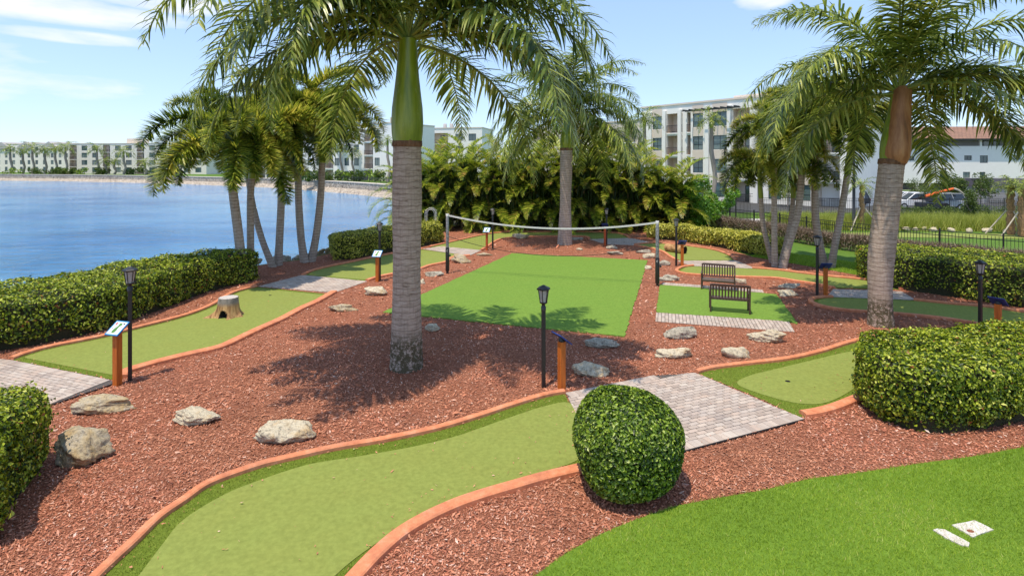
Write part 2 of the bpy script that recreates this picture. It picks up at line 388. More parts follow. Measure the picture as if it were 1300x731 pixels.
# objects
M['black'] = simple('black_metal', (.014,.014,.016), (.022,.021,.022), 30, .38, spec=.5)
M['lens'] = simple('frosted_lens', (.42,.40,.37), (.33,.31,.29), 12, .25, spec=.5)
M['orange'] = simple('orange_stained_wood', (.56,.155,.020), (.42,.10,.015), 1, .55, .3, .004, stretch=(25,25,2))
M['orange_red'] = simple('faded_red_wood', (.50,.10,.025), (.38,.075,.02), 1, .55, .3, .004, stretch=(25,25,2))
M['blue'] = simple('blue_board', (.022,.055,.26), (.018,.045,.20), 10, .45)
M['teal'] = simple('cyan_edge', (.03,.28,.55), None, 10, .4)
M['panel'] = simple('white_panel', (.78,.79,.78), (.72,.73,.72), 10, .3)
M['pgreen'] = simple('print_green', (.10,.25,.05), None, 10, .4)
M['pred'] = simple('print_red', (.55,.03,.03), None, 10, .4)
M['pblack'] = simple('print_black', (.03,.03,.035), None, 10, .4)
M['bench'] = simple('dark_brown_bench_wood', (.055,.026,.018), (.085,.045,.032), 1, .42, .2, .003, stretch=(30,3,30), spec=.5)
M['tape'] = simple('white_net_tape', (.72,.70,.66), (.60,.58,.55), 20, .7)
M['greytape'] = simple('worn_grey_post_wrap', (.36,.36,.37), (.12,.12,.13), 14, .6, stretch=(2,2,1))
M['cord'] = simple('black_cord', (.02,.02,.02), None, 10, .8)
m, t, N = nodes('stump_wood')
f = noise(t, 1, 7, .7, stretch=(9, 9, 1.6)); h = noise(t, 5, 6, .7)
c = ramp(t, f, [(.3, (.13,.07,.035)), (.45, (.33,.18,.08)), (.6, (.56,.33,.15)), (.75, (.66,.47,.26))])
s = t.nodes.new('ShaderNodeSeparateXYZ'); t.links.new(t.nodes.new('ShaderNodeTexCoord').outputs['Object'], s.inputs[0])
k = ramp(t, s.outputs['Z'], [(.42, (0,0,0)), (.56, (1,1,1))])
c = mixc(t, k, c, ramp(t, h, [(.35, (.20,.17,.15)), (.65, (.38,.33,.29))]))
M['stump'] = finish(m, t, c, .85, bump(t, f, .9, .05), spec=.15)
m, t, N = nodes('stump_cut'); wv = N('TexWave', wave_type='RINGS', rings_direction='Z'); wv.inputs['Scale'].default_value = 9; wv.inputs['Distortion'].default_value = 2.5; wv.inputs['Detail'].default_value = 3
L_ = t.links.new; L_(t.nodes.new('ShaderNodeTexCoord').outputs['Object'], wv.inputs['Vector'])
M['cut'] = finish(m, t, ramp(t, wv.outputs['Fac'], [(.2, (.36,.31,.27)), (.8, (.60,.55,.50))]), .9, spec=.1)
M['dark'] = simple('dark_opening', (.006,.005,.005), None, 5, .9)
# buildings
M['bwhite'] = simple('white_stucco', (.84,.80,.74), (.81,.77,.71), 1.5, .9, .1, .01)
M['bbeige'] = simple('beige_stucco', (.70,.59,.49), (.67,.56,.46), 1.5, .9, .1, .01)
M['bcream'] = simple('cream_stucco', (.80,.74,.65), (.74,.67,.58), 1.5, .9)
M['bgrey'] = simple('grey_stucco', (.45,.42,.40), (.40,.38,.36), 1.5, .9)
M['frame'] = simple('dark_window_frame', (.03,.035,.035), None, 5, .5)
M['rail'] = simple('dark_railing', (.05,.045,.045), None, 5, .5)
m, t, N = nodes('window_glass')
oi = t.nodes.new('ShaderNodeObjectInfo').outputs['Random']
M['glass'] = finish(m, t, ramp(t, oi, [(0, (.03,.055,.06)), (.5, (.07,.12,.12)), (.8, (.22,.26,.24)), (1, (.04,.07,.08))]), .06, spec=.8)
m, t, N = nodes('red_roof_tile')
co = t.nodes.new('ShaderNodeTexCoord').outputs['Object']; bt = N('TexBrick'); bt.inputs['Scale'].default_value = 1
for k_, v_ in (('Color1', (.31,.17,.115,1)), ('Color2', (.24,.14,.10,1)), ('Mortar', (.17,.10,.075,1)), ('Brick Width', .7), ('Row Height', .45), ('Mortar Size', .05)): bt.inputs[k_].default_value = v_
t.links.new(co, bt.inputs['Vector'])
M['rooftile'] = finish(m, t, bt.outputs['Color'], .85, spec=.15)
m, t, N = nodes('seawall_stone')
v = N('TexVoronoi'); v.inputs['Scale'].default_value = 1.6; v2 = N('TexVoronoi', feature='DISTANCE_TO_EDGE'); v2.inputs['Scale'].default_value = 1.6
co = t.nodes.new('ShaderNodeTexCoord').outputs['Object']; t.links.new(co, v.inputs['Vector']); t.links.new(co, v2.inputs['Vector'])
c = ramp(t, v.outputs['Color'], [(.1, (.40,.33,.25)), (.5, (.55,.47,.38)), (.9, (.34,.29,.24))])
c = mixc(t, ramp(t, v2.outputs['Distance'], [(.02, (1,1,1)), (.09, (0,0,0))]), c, (.14,.11,.09))
M['seawall'] = finish(m, t, c, .9, bump(t, v2.outputs['Distance'], .8, .1), spec=.15)
M['asphalt'] = simple('asphalt', (.05,.05,.052), (.07,.068,.066), 3, .9, .3)
M['carwhite'] = simple('white_car_paint', (.75,.75,.76), (.72,.72,.73), 2, .25, spec=.6)
M['carsilver'] = simple('silver_car_paint', (.40,.41,.43), (.36,.37,.39), 2, .25, spec=.6)
M['cardark'] = simple('dark_car_paint', (.03,.035,.05), None, 2, .25, spec=.6)
M['tyre'] = simple('tyre_rubber', (.015,.015,.015), None, 5, .85)
M['carglass'] = simple('car_glass', (.02,.025,.03), None, 5, .06, spec=.8)
M['light_red'] = simple('tail_light', (.35,.02,.02), None, 5, .3)
M['boom'] = simple('orange_lift_paint', (.75,.14,.02), (.62,.11,.02), 3, .45)
M['purple'] = simple('grey_violet_awning', (.15,.13,.15), (.12,.105,.12), 2, .8)
M['brace'] = simple('pale_timber', (.55,.47,.38), (.45,.38,.30), 6, .8)
# water
m, t, N = nodes('lake_water')
geo = t.nodes.new('ShaderNodeTexCoord').outputs['Object']
w1 = noise(t, .55, 6, .62, vec=geo, stretch=(1, 2.0, 1), dist=.5); w2 = noise(t, 4.5, 4, .6, vec=geo, stretch=(1, 1.8, 1)); w3 = noise(t, .035, 4, .6, vec=geo)

pt_ = ramp(t, noise(t, .045, 4, .65, vec=geo, stretch=(1, 1.8, 1)), [(.38, (.12,.12,.12)), (.62, (1,1,1))])
bb = t.nodes.new('ShaderNodeBump'); bb.inputs['Distance'].default_value = .9; t.links.new(w1, bb.inputs['Height']); t.links.new(pt_, bb.inputs['Strength'])
b = bump(t, w2, .6, .08, bb.outputs[0])
M['water'] = finish(m, t, ramp(t, w3, [(.38, (.015,.17,.40)), (.62, (.09,.31,.52))]), .05, b, spec=.5)
# ------------------------------------------------------------ land and water
SHORE = [(-24,-60), (-18.5,4), (-17.2,10), (-16.6,16), (-15.2,21), (-13.2,24.6), (-10.8,27.4), (-9.4,30.4), (-7.4,34.5), (-5,40), (-4.5,50), (-8,62), (-13.5,80), (-19,91)]
FARW = [(-19,91), (-21.5,96), (-36,113), (-57,133), (-84,151), (-113,167), (-182,190), (-420,235), (-1500,330)]
near_s = smooth(SHORE, k=4); far_s = smooth(FARW, k=3)
land = near_s + far_s[1:] + [(-1500, 2600), (1500, 2600), (1500, -60)]
MB().add([(x, y, -.02) for x, y in land], [tuple(range(len(land)))]).build('ground', M['ground'], kind='structure')
MB().add([(-1500,-60,-1), (200,-60,-1), (200,400,-1), (-1500,400,-1)], [(0,1,2,3)]).build('water', M['water'], kind='structure')
MB().add([(-1500,-60,-3), (200,-60,-3), (200,400,-3), (-1500,400,-3)], [(0,1,2,3)]).build('lake_bed', M['rock_grey'], kind='structure')
# near bank: slope from the lawn edge down under the water, uneven
b = MB(); nn = len(near_s); rows = []
for i, p in enumerate(near_s):
    a = np.array(near_s[max(i-1,0)]); c = np.array(near_s[min(i+1,nn-1)]); tt = (c-a)/np.linalg.norm(c-a); n = np.array([-tt[1], tt[0]])
    if n[0] > 0 and i < 20: n = -n if n[0] > 0 else n
    rows.append([(p[0], p[1], -.02), (p[0]+n[0]*1.0, p[1]+n[1]*1.0, -.35), (p[0]+n[0]*2.6, p[1]+n[1]*2.6, -1.1), (p[0]+n[0]*6, p[1]+n[1]*6, -3)])
vs = [v for r in rows for v in r]
b.add(vs, [(i*4+j, (i+1)*4+j, (i+1)*4+j+1, i*4+j+1) for i in range(nn-1) for j in range(3)]).build('bank', M['rock_grey'], kind='structure')
# far terrace behind the seawall
ft = far_s + [(-1500,2600), (-60,2600), (-17,130), (-13,100), (-15,90)]
MB().prism(ccw([(x+.3, y+1.2) for x, y in far_s] + ft[len(far_s):]), -.1, 1.0).build('terrace', M['ground'], kind='structure')
# seawall with cap and stone apron
wl = far_s[:-2]; sw = empty('seawall', (0,0,0), label='long pale stone retaining wall along the far lake shore', cat='wall')
def strip(pl, prof, name, mat, parent=None, **k):
    """sweep a (offset, z) profile along a ground line; offset > 0 is to the left of travel"""
    b = MB(); n = len(pl); q = len(prof); vs = []
    for i, p in enumerate(pl):
        a = Vector(pl[max(i-1,0)]); c = Vector(pl[min(i+1,n-1)]); tt = (c-a).normalized(); nx, ny = -tt.y, tt.x
        vs += [(p[0]+nx*o, p[1]+ny*o, z) for o, z in prof]
    fs = [(i*q+j, i*q+j+1, (i+1)*q+j+1, (i+1)*q+j) for i in range(n-1) for j in range(q-1)]
    fs += [tuple(range(q-1,-1,-1)), tuple((n-1)*q+j for j in range(q))]
    return b.add(vs, fs).build(name, mat, parent, **k)
strip(wl, [(.6,-1.6), (.5,1.05), (-.6,1.05), (-.6,-.2)], 'wall_face', M['seawall'], sw)
strip(wl, [(.62,1.05), (.62,1.2), (-.5,1.2), (-.5,1.05)], 'coping', M['bbeige'], sw)
strip(wl, [(2.8,-1.3), (1.6,-.6), (.45,-.1), (.4,-1.4)], 'stone_apron', M['seawall'], sw)
gs = strip([p for p in wl if p[0] < -150], [(3.6,-1.2), (2.4,-.6), (.6,-.1), (.5,-1.4)], 'grass_verge', M['tallgrass'], kind='structure')

# ------------------------------------------------------------ mulch, greens, paths (laid in layers 4 mm or more apart)
mr = [P2(*q) for q in ((905,311), (953,325), (1000,333.5), (1050,342.5), (1100,351.5))]
mulch_poly = [(-24,-20), (-18.3,4), (-17.0,10), (-16.3,16), (-15.0,21), (-13.0,24.5), (-10.6,27.2), (-9.2,30.2), (-7.2,34.5), (-4.8,40), (-4,49), (14,49), (13,40)] + mr + [(17.2,22.5), (30,17), (34,14), (34,-20)]
MB().add([(x, y, 0) for x, y in mulch_poly], [tuple(range(len(mulch_poly)))]).build('mulch_bed', M['mulch'], kind='structure')
lawn_px = [(560,800), (620,768), (680,731), (705,712), (738,692), (775,673), (816,657), (850,645), (883,638), (933,629), (975,621.5), (1025,609), (1065,604), (1108,598), (1174,588), (1241,579), (1300,568), (1420,549)]
lawn = smooth([P2(*q) for q in lawn_px], k=4); lawn = lawn + [(22, 8.9), (24, -12), (-3, -12), (-2.4, 3)]
MB().add([(x, y, .012) for x, y in ccw(lawn)], [tuple(range(len(lawn)))]).build('lawn', M['lawn'], kind='structure')
gstrip = [P2(*q) for q in ((953,326),(962,322),(985,319.5),(1040,327),(1100,336),(1112,338),(1112,352.5),(1100,351.5),(1050,342.5),(1000,333.5))]
MB().add([(x, y, .012) for x, y in ccw(gstrip)], [tuple(range(len(gstrip)))]).build('grass_verge', M['lawn'], kind='structure')

KEEP = [lawn]           # areas without chips
def kerb(px, parent, wd=.16, h=.09, k=5, px_is_world=False, off=0):
    pl = smooth([p if px_is_world else P2(*p) for p in px], k=k); r = .022
    n = len(pl); ang = []
    prof = [(-wd/2,-.02), (-wd/2,h-r), (-wd/2+r,h-.003), (0,h+.004), (wd/2-r,h-.003), (wd/2,h-r), (wd/2,-.02)]
    o = strip(pl, [(-a+off, z) for a, z in prof], 'kerb', M['kerb'], parent)
    q = [(Vector(p)) for p in pl]; L1 = []; L2 = []
    for i, p in enumerate(q):
        tt = (q[min(i+1,n-1)]-q[max(i-1,0)]).normalized(); nv = Vector((-tt.y, tt.x)); L1.append(tuple(p+nv*(wd/2+off))); L2.append(tuple(p-nv*(wd/2-off)))
    KEEP.append(L1+L2[::-1]); return o
GREENS = {}
def green(key, top, bot, ins, ktop=True, kbot=True, cols=('fringe','putt'), kw=.16, lab=None, inner=None, kwb=None):
    tw = smooth([P2(*p) for p in top], k=5); bw = smooth([P2(*p) for p in bot], k=5)
    poly = ccw(tw + bw[::-1]); KEEP.append(poly)
    g = MB().add([(x, y, .012) for x, y in poly], [tuple(range(len(poly)))]).build('putting_green', M[cols[0]], kind='structure')
    ip = ccw(smooth([P2(*p) for p in inner], True, 5)) if inner else inset(poly, ins, .15)
    if len(ip) > 3:
        MB().prism(ip, .013, .022).build('putting_surface', M[cols[1]], g)
    if ktop: kerb(top if ktop is True else ktop, g, kw)
    if kbot: kerb(bot if kbot is True else kbot, g, kwb or kw)
    GREENS[key] = (poly, ip, g); return g
# A: the big green in the foreground
A_top = [(60,800), (95,765), (126,731), (166,694), (200,661), (233,638), (266,616), (325,594.5), (358,586), (425,571), (491,559.7), (558,545), (608,530), (650,516), (690,504), (716,499)]
A_bot = [(395,800), (425,765), (458,728), (480,705), (508,681), (541,661), (575,645), (608,633), (650,620.5), (690,609), (735,598), (765,590)]
A_in = [(120,800), (150,762), (177,731), (205,694), (233,661), (283,630), (325,612.5), (391,591), (458,580), (525,568), (575,556), (608,545), (650,530), (690,517), (722,512), (742,530), (748,560), (735,584), (690,600), (650,611), (608,626), (558,645), (508,672), (465,700), (430,728), (395,765), (368,800)]
green('A', A_top, A_bot, .3, inner=A_in, kw=.13, kwb=.2)
B_top = [(884,474), (905,468.5), (950,463), (1000,457), (1040,448), (1075,437), (1110,428)]
B_bot = [(884,474), (930,492), (975,511), (1018,530), (1050,521), (1085,508), (1130,490)]
green('B', B_top, B_bot, .22, kbot=[(1019,528), (1036,525.5), (1060,519), (1085,509), (1110,500)], kw=.13, kwb=.2, inner=[(938,490), (948,479), (990,468), (1040,456), (1080,447), (1100,450), (1115,470), (1095,487), (1060,508), (1030,514), (990,508)])
C_top = [(14,457), (35,449.5), (67,441), (127,429), (167,419), (233,402), (267,389), (285,378), (300,371), (325,364.5)]
C_bot = [(150,484), (183,467), (233,454), (277,443), (300,434), (325,421), (358,406), (382,393), (402,384), (420,374)]
green('C', C_top, C_bot, .18, kw=.15, kwb=.25, kbot=[(153,481), (160,473.5), (183,466), (233,453), (277,443), (300,433), (325,421), (358,406), (382,393), (402,384), (424,371.5)])
F_top = [(384,350), (398,344), (420,338.5), (442,334), (485,325), (510,320.5), (536,317)]
F_bot = [(466,357), (487,351), (530,343), (545,338), (566,333.5), (575,327.5), (596,325)]
green('F', F_top, F_bot, .16, kw=.14, kwb=.18)
H_top = [(545,314), (565,309.5), (587,304.5), (612,299), (641,295.5), (700,294.8), (750,295), (786,297), (800,303)]
H_bot = [(611,318), (619,313.5), (627,308), (640,303.4), (670,301), (700,300.6), (742,301), (748,304)]
green('H', H_top, H_bot, .14, kw=.15, kwb=.16, cols=('fringe','putt'))
J_top = [(806,311), (829,309), (846,310), (869,312), (905,317.5), (925,324), (934,331)]
J_bot = [(806,312), (831,317), (843,321), (850,326), (860,331.5)]
green('J', J_top, J_bot, .14, kw=.15, kwb=.16)
L_top = [(878,338), (905,339.5), (960,341.5), (984,343), (1011,346.5), (1048,351), (1080,354), (1107,357), (1135,362), (1144,368)]
L_bot = [(868,339), (860,344.5), (870,348), (888,350), (940,352.5), (984,354), (1011,358), (1038,362), (1058,366)]
green('L', L_top, L_bot, .14, kw=.14, kwb=.15, kbot=[(880,338), (866,340), (859,344.5), (868,348), (888,350), (940,352.5), (984,354), (1011,358), (1038,362), (1059,366.5)], ktop=[(955,341), (984,343), (1011,346.5), (1048,351), (1080,354), (1107,357), (1135,362), (1144,368)])
N_top = [(1055,377.5), (1108,379.5), (1162,382), (1208,386.5), (1252,390), (1300,397), (1380,407)]
N_bot = [(1040,378.5), (1031,382), (1040,389), (1068,394.5), (1108,397.5), (1142,400), (1192,405), (1238,412), (1300,424)]
green('N', N_top, N_bot, .16, kw=.14, kwb=.16, kbot=[(1056,377.5), (1036,379), (1029,383), (1040,389), (1068,394.5), (1108,397.5), (1142,400), (1192,405), (1238,412), (1300,424)], ktop=[(1160,381.5), (1208,386.5), (1252,390), (1300,397), (1380,407)])

def path(px, ang, big=False, border=(), cap=300, bw=.22, bd=.11, edge=None):
    """paved path: pixel outline (convex), bond direction in degrees; every paver has its own edges"""
    poly = ccw([P2(*p) if not isinstance(p, Vector) else (p.x, p.y) for p in px]); KEEP.append(poly)
    b = MB().add([(x, y, .008) for x, y in poly], [tuple(range(len(poly)))]).build('path', M['sand'], kind='structure')
    inn = poly; u = Vector((math.cos(R(ang)), math.sin(R(ang)))); v = Vector((-u.y, u.x)); recs = []
    # soldier courses along the chosen sides
    pv = [Vector(p) for p in poly]; n = len(pv); cuts = {}
    for (ax, ay, bx, by) in border:
        a = Vector(P2(ax, ay)); c = Vector(P2(bx, by)); i = min(range(n), key=lambda i: (pv[i]-a).length+(pv[(i+1)%n]-c).length)
        j = min(range(n), key=lambda i: (pv[i]-c).length+(pv[(i+1)%n]-a).length)
        if (pv[j]-c).length+(pv[(j+1)%n]-a).length < (pv[i]-a).length+(pv[(i+1)%n]-c).length: i = j
        cuts[i] = 1
    for i in cuts:
        a, c = pv[i], pv[(i+1)%n]; tt = (c-a).normalized(); nn_ = Vector((-tt.y, tt.x)); Ln = (c-a).length; k = int(Ln/bd)+1
        for j in range(k):
            s0 = a+tt*(j*bd+.002); s1 = a+tt*((j+1)*bd-.002)
            r = clip([tuple(s0+nn_*.004), tuple(s1+nn_*.004), tuple(s1+nn_*(bw-.004)), tuple(s0+nn_*(bw-.004))], poly)
            if len(r) > 2: recs.append((r, False))
    field = poly
    for i in cuts:
        a, c = pv[i], pv[(i+1)%n]; tt = (c-a).normalized(); nn_ = Vector((-tt.y, tt.x)); o = nn_*(bw+.001); field = clip(field, [tuple(a+o-tt*50), tuple(c+o+tt*50), tuple(c+o+tt*50+nn_*100), tuple(a+o-tt*50+nn_*100)])
    C0 = sum((Vector(p) for p in field), Vector((0,0)))/len(field)
    Lx, Ly = (.205, .105)
    for r_ in range(-90, 91):
        for q in range(-60, 61):
            c = C0+u*(q*Lx+(r_%2)*Lx/2)+v*(r_*Ly)
            g = .0065; k = [tuple(c+u*(sx*(Lx/2-g))+v*(sy*(Ly/2-g))) for sx, sy in ((-1,-1),(1,-1),(1,1),(-1,1))]
            if not all(abs(p[0]-C0.x) < 9 and abs(p[1]-C0.y) < 9 for p in k): continue
            if all(inside(field, np.array([p[0] for p in k]), np.array([p[1] for p in k]))): recs.append((k, True)); continue
            r = clip(k, field)
            if len(r) > 2 and abs(area(r)) > .0012: recs.append((r, False))
    recs.sort(key=lambda r: sum(p[1] for p in r[0])/len(r[0]))
    def paver_mb(mb, r, c, z, tilt):
        rr = ccw(r); m_ = len(rr); c0 = Vector((sum(p[0] for p in rr)/m_, sum(p[1] for p in rr)/m_)); bv = .006
        top = [(c0+(Vector(p)-c0)*(1-bv/max((Vector(p)-c0).length, .02))) for p in rr]
        vs = [(p[0]-c.x, p[1]-c.y, 0) for p in rr]+[(p[0]-c.x, p[1]-c.y, z-.004) for p in rr]+[(p.x-c.x, p.y-c.y, z+tilt*(p.x-c0.x)) for p in top]
        fs = [tuple(2*m_+i for i in range(m_))]+[(k_*m_+i, k_*m_+(i+1)%m_, (k_+1)*m_+(i+1)%m_, (k_+1)*m_+i) for k_ in range(2) for i in range(m_)]
        mb.add(vs, fs); return len(vs)
    shared = None; ncap = cap if big else 0; rest = MB(); rn = []
    for i, (r, whole) in enumerate(recs):
        if i < ncap:
            c = sum((Vector(p) for p in r), Vector((0,0)))/len(r); jit = random.uniform(-.0025, .0025)
            if whole:
                if shared is None: mb = MB(); paver_mb(mb, [tuple(Vector(p)-c) for p in r], Vector((0,0)), .016, .02); shared = mb.mesh('paver', M['paver'])
                link('paver', shared, b, (c.x, c.y, .008+jit), (0,0,random.choice((0, math.pi))+random.uniform(-.006,.006)))
            else:
                mb = MB(); paver_mb(mb, r, c, .016, random.uniform(-.02,.02)); mb.build('paver', M['paver'], b, (c.x, c.y, .008+jit))
        else:
            k = paver_mb(rest, r, Vector((0,0)), .024+random.uniform(-.0025,.0025), random.uniform(-.02,.02)); rn += [random.random()]*k
    if rest.v:
        me = rest.mesh('pavers', M['paver_s']); a = me.attributes.new('rnd', 'FLOAT', 'POINT'); a.data.foreach_set('value', np.array(rn, np.float32))
        link('pavers', me, b, kind='stuff')
    if edge:
        for e in edge: strip([P2(*e[0]), P2(*e[1])], [(.012,0), (.012,.034), (-.012,.034), (-.012,0)], 'edge_strip', M['black_edge'], b)
    return b
PB = [(718,499.5), (830,477), (883,474), (1021,533), (870,573), (768,599)]
path(PB, math.degrees(math.atan2(P(1021,533).y-P(768,599).y, P(1021,533).x-P(768,599).x)), True, border=[(768,599,1021,533), (718,499.5,830,477), (870,573,1021,533), (768,599,870,573)], edge=[((768,600.5),(870,574.2)), ((870,574.2),(1021,534))])
PE = [(-120,444), (16,458), (150,485), (100,502), (50,519), (-90,575)]
aE = math.degrees(math.atan2(P(150,485).y-P(16,458).y, P(150,485).x-P(16,458).x))
path(PE, aE, True, border=[(16,458,150,485), (-120,444,16,458), (150,485,100,502), (100,502,50,519)], edge=[((151,486),(50,520.5)), ((50,520.5),(-90,577))])
path([(328,364), (384,349.5), (466,357.5), (424,372)], aE+8)
path([(536,316.5), (560,313), (611,318), (596,325)], -20)
path([(748,304), (800,302.5), (829,308.5), (806,311.5), (770,310.5)], -5)
path([(860,331.5), (934,331), (960,341.5), (878,338)], -12)
path([(1058,367), (1107,369), (1144,370), (1163,381.5), (1108,379.3), (1050,377.2)], -12)
path([(833,397.5), (977,406.5), (1001,408), (1009,422), (832,408.5)], math.degrees(math.atan2(P(1009,422).y-P(832,408.5).y, P(1009,422).x-P(832,408.5).x))+90, True, cap=150)
path([(842,359), (968,368.5), (970,372), (840,362)], -20)
# flat bright lawns: the net court and the bench patch
court = ccw([P2(*q) for q in ((650,322), (822,331), (793,428), (486,397))]); KEEP.append(court)
def jag(p, a=.035):
    q = resample(p, .12); return [(x+random.uniform(-a,a), y+random.uniform(-a,a)) for x, y in q]
def turf_slab(poly, z=.03):
    jp = jag(poly, .03); return MB().prism(jp, 0, z).build('turf_court', M['court'], kind='structure')
turf_slab(court)
bpatch = ccw([P2(*q) for q in ((838,362.3), (905,367), (986,374.5), (1013,412), (1002,409), (833,397.3))]); KEEP.append(bpatch)
turf_slab(bpatch)

# ------------------------------------------------------------ mulch chips, grass blades (nobody could count them)
def blocked(X, Y, polys=None):
    b = np.zeros(len(X), bool)
    for p in (polys or KEEP):
        p = np.asarray(p); m = (X > p[:,0].min()) & (X < p[:,0].max()) & (Y > p[:,1].min()) & (Y < p[:,1].max())
        if m.any(): q = np.where(m)[0]; b[q] |= inside(p, X[q], Y[q])
    return b
def chips(n, y0, y1, ls, name_list):
    Y = rng.uniform(y0, y1, n); X = rng.uniform(-1, 1.12, n)*(Y*1.0+1.5); k = inside(mulch_poly, X, Y) & ~blocked(X, Y); X, Y = X[k], Y[k]; n = len(X)
    th = rng.uniform(0, 2*np.pi, n); Ln = rng.gamma(4, ls/4, n)+.008; W = Ln*rng.uniform(.15, .5, n); pit = rng.normal(0, .28, n); rol = rng.normal(0, .5, n)
    u = np.stack([np.cos(th)*np.cos(pit), np.sin(th)*np.cos(pit), np.sin(pit)], 1); s = np.stack([-np.sin(th), np.cos(th), rol], 1); s /= np.linalg.norm(s, axis=1, keepdims=True)
    c = np.stack([X, Y, .006+np.abs(np.sin(pit))*Ln*.5+rng.uniform(0, .014, n)], 1); q = rng.uniform(-.3, .3, (n,1))
    V = np.stack([c-u*Ln[:,None]*.5-s*W[:,None]*.3, c+s*W[:,None]*.5+u*Ln[:,None]*q, c+u*Ln[:,None]*.5, c-s*W[:,None]*.5-u*Ln[:,None]*q*.6], 1).reshape(-1, 3)
    F = (np.arange(n)[:,None]*4+np.array([0,3,2,1])); r = np.repeat(np.clip(rng.beta(2.2, 2.2, n), 0, 1), 4); return V, F, r
def litter(n, y0, y1, ls):
    global KEEP
    kp = KEEP; KEEP = [[(-99,-99),(-98,-99),(-98,-98)]]; v, f, r = chips(n, y0, y1, ls, 0); KEEP = kp; v = v.copy(); v[:,2] += .026
    a_ = v[::4]; k = np.zeros(len(a_), bool)
    for key in ('A','B','C','F'):
        pl, ip, _ = GREENS[key]; q = inside(pl, a_[:,0], a_[:,1]); d_, _, _ = edge_dist(pl, a_[:,0], a_[:,1]); k |= q & (rng.random(len(a_)) < np.exp(-d_/.25)*.5+.012)
    k |= inside([P2(*p_) for p_ in PB], a_[:,0], a_[:,1]) & (rng.random(len(a_)) < .03)
    kk = np.repeat(k, 4); v = v[kk]; n_ = len(v)//4; return v, (np.arange(n_)[:,None]*4+np.array([0,3,2,1])), r[kk]
parts = [chips(190000, 5.2, 9.5, .028, 0), chips(170000, 9.5, 16, .036, 0), chips(90000, 16, 27, .055, 0), chips(30000, 27, 42, .085, 0), litter(60000, 5.2, 20, .026)]
off = 0; Vs = []; Fs = []; Rs = []
for v, f, r in parts: Vs.append(v); Fs.append(f+off); Rs.append(r); off += len(v)
link('mulch_chips', npmesh('mulch_chips', np.concatenate(Vs), np.concatenate(Fs), M['chip'], np.concatenate(Rs)), label='reddish brown wood chips covering the planting bed', cat='mulch', kind='stuff')
def blades(X, Y, h, wd, z0, lean=.45):
    n = len(X); th = rng.uniform(0, 2*np.pi, n); H = h*rng.uniform(.55, 1.25, n); ln = rng.normal(0, lean, (n,2))*H[:,None]
    du = np.stack([np.cos(th), np.sin(th)], 1)*wd/2
    V = np.zeros((n,3,3)); V[:,0,0] = X-du[:,0]; V[:,0,1] = Y-du[:,1]; V[:,1,0] = X+du[:,0]; V[:,1,1] = Y+du[:,1]; V[:,2,0] = X+ln[:,0]; V[:,2,1] = Y+ln[:,1]
    V[:,:2,2] = z0; V[:,2,2] = z0+H
    return V.reshape(-1,3), np.arange(n*3).reshape(-1,3)
n = 560000; Y = rng.uniform(3.5, 11, n); X = rng.uniform(-1.2, 18, n); k = inside(lawn, X, Y) & (np.abs(X) < Y+5) & ((X < 12) | (rng.random(n) < .5)); X, Y = X[k], Y[k]
hh = np.interp(Y, [5, 10], [.032, .045]); pn = np.clip(.5+.22*np.sin(X*1.7+np.sin(Y*2.3))*np.sin(Y*1.9)+rng.normal(0,.2,len(X)), 0, 1)
v, f = blades(X, Y, hh, .007, .010, .6)
link('lawn_grass', npmesh('lawn_grass', v, f, M['blade'], np.repeat(pn, 3)), label='bright green mown grass of the foreground lawn', cat='grass', kind='stuff')
bl = []
for key, nn_, ls in (('A', 110000, .024), ('B', 50000, .026), ('C', 50000, .03)):
    pl, ip, _ = GREENS[key]; pa = np.array(pl); X = rng.uniform(max(pa[:,0].min(), -14), pa[:,0].max(), nn_); Y = rng.uniform(max(pa[:,1].min(), 5), pa[:,1].max(), nn_)
    k = inside(pl, X, Y) & ~inside(ip, X, Y); X, Y = X[k], Y[k]; bl.append(blades(X, Y, ls, .008, .010, .7))
off = 0; Vs = []; Fs = []
for v, f in bl: Vs.append(v); Fs.append(f+off); off += len(v)
V = np.concatenate(Vs)
link('fringe_grass', npmesh('fringe_grass', V, np.concatenate(Fs), M['fblade'], np.repeat(rng.beta(2,2,len(V)//3), 3)), label='coarse olive turf pile fringing the nearest putting greens', cat='turf', kind='stuff')
n = 26000; ga = np.array(gstrip); X = rng.uniform(ga[:,0].min(), ga[:,0].max(), n); Y = rng.uniform(ga[:,1].min(), ga[:,1].max(), n); k = inside(gstrip, X, Y)
v, f = blades(X[k], Y[k], .07, .02, .01)
link('verge_grass', npmesh('verge_grass', v, f, M['blade'], np.repeat(rng.beta(2,2,k.sum()), 3)), label='green grass strip between the brown hedge and the mulch', cat='grass', kind='stuff')
# ------------------------------------------------------------ hedges and bushes
def leaf_mesh(name, Pn, Nn, size, mat, rnd, up=.25, rough=.55, cup=.18, wr=.55):
    """one folded leaf of four triangles at each point; N = outward direction"""
    n = len(Pn); N = Nn+rng.normal(0, rough, (n,3)); N[:,2] += up; N /= np.linalg.norm(N, axis=1, keepdims=True)
    a = rng.normal(0, 1, (n,3)); a[:,2] += .35; a -= N*(a*N).sum(1, keepdims=True); a /= np.linalg.norm(a, axis=1, keepdims=True); s = np.cross(N, a)
    sz = (size*rng.uniform(.6, 1.4, n))[:,None]; c = Pn-a*sz*.5; w_ = sz*wr*.5
    V = np.stack([c, c+a*sz*.45+s*w_+N*sz*cup, c+a*sz-N*sz*.05, c+a*sz*.45-s*w_+N*sz*cup], 1).reshape(-1,3)
    b = np.arange(n)[:,None]*4; F = np.concatenate([b+np.array([0,2,1]), b+np.array([0,3,2])])
    return npmesh(name, V, F, mat, np.repeat(rnd, 4), smooth=False)
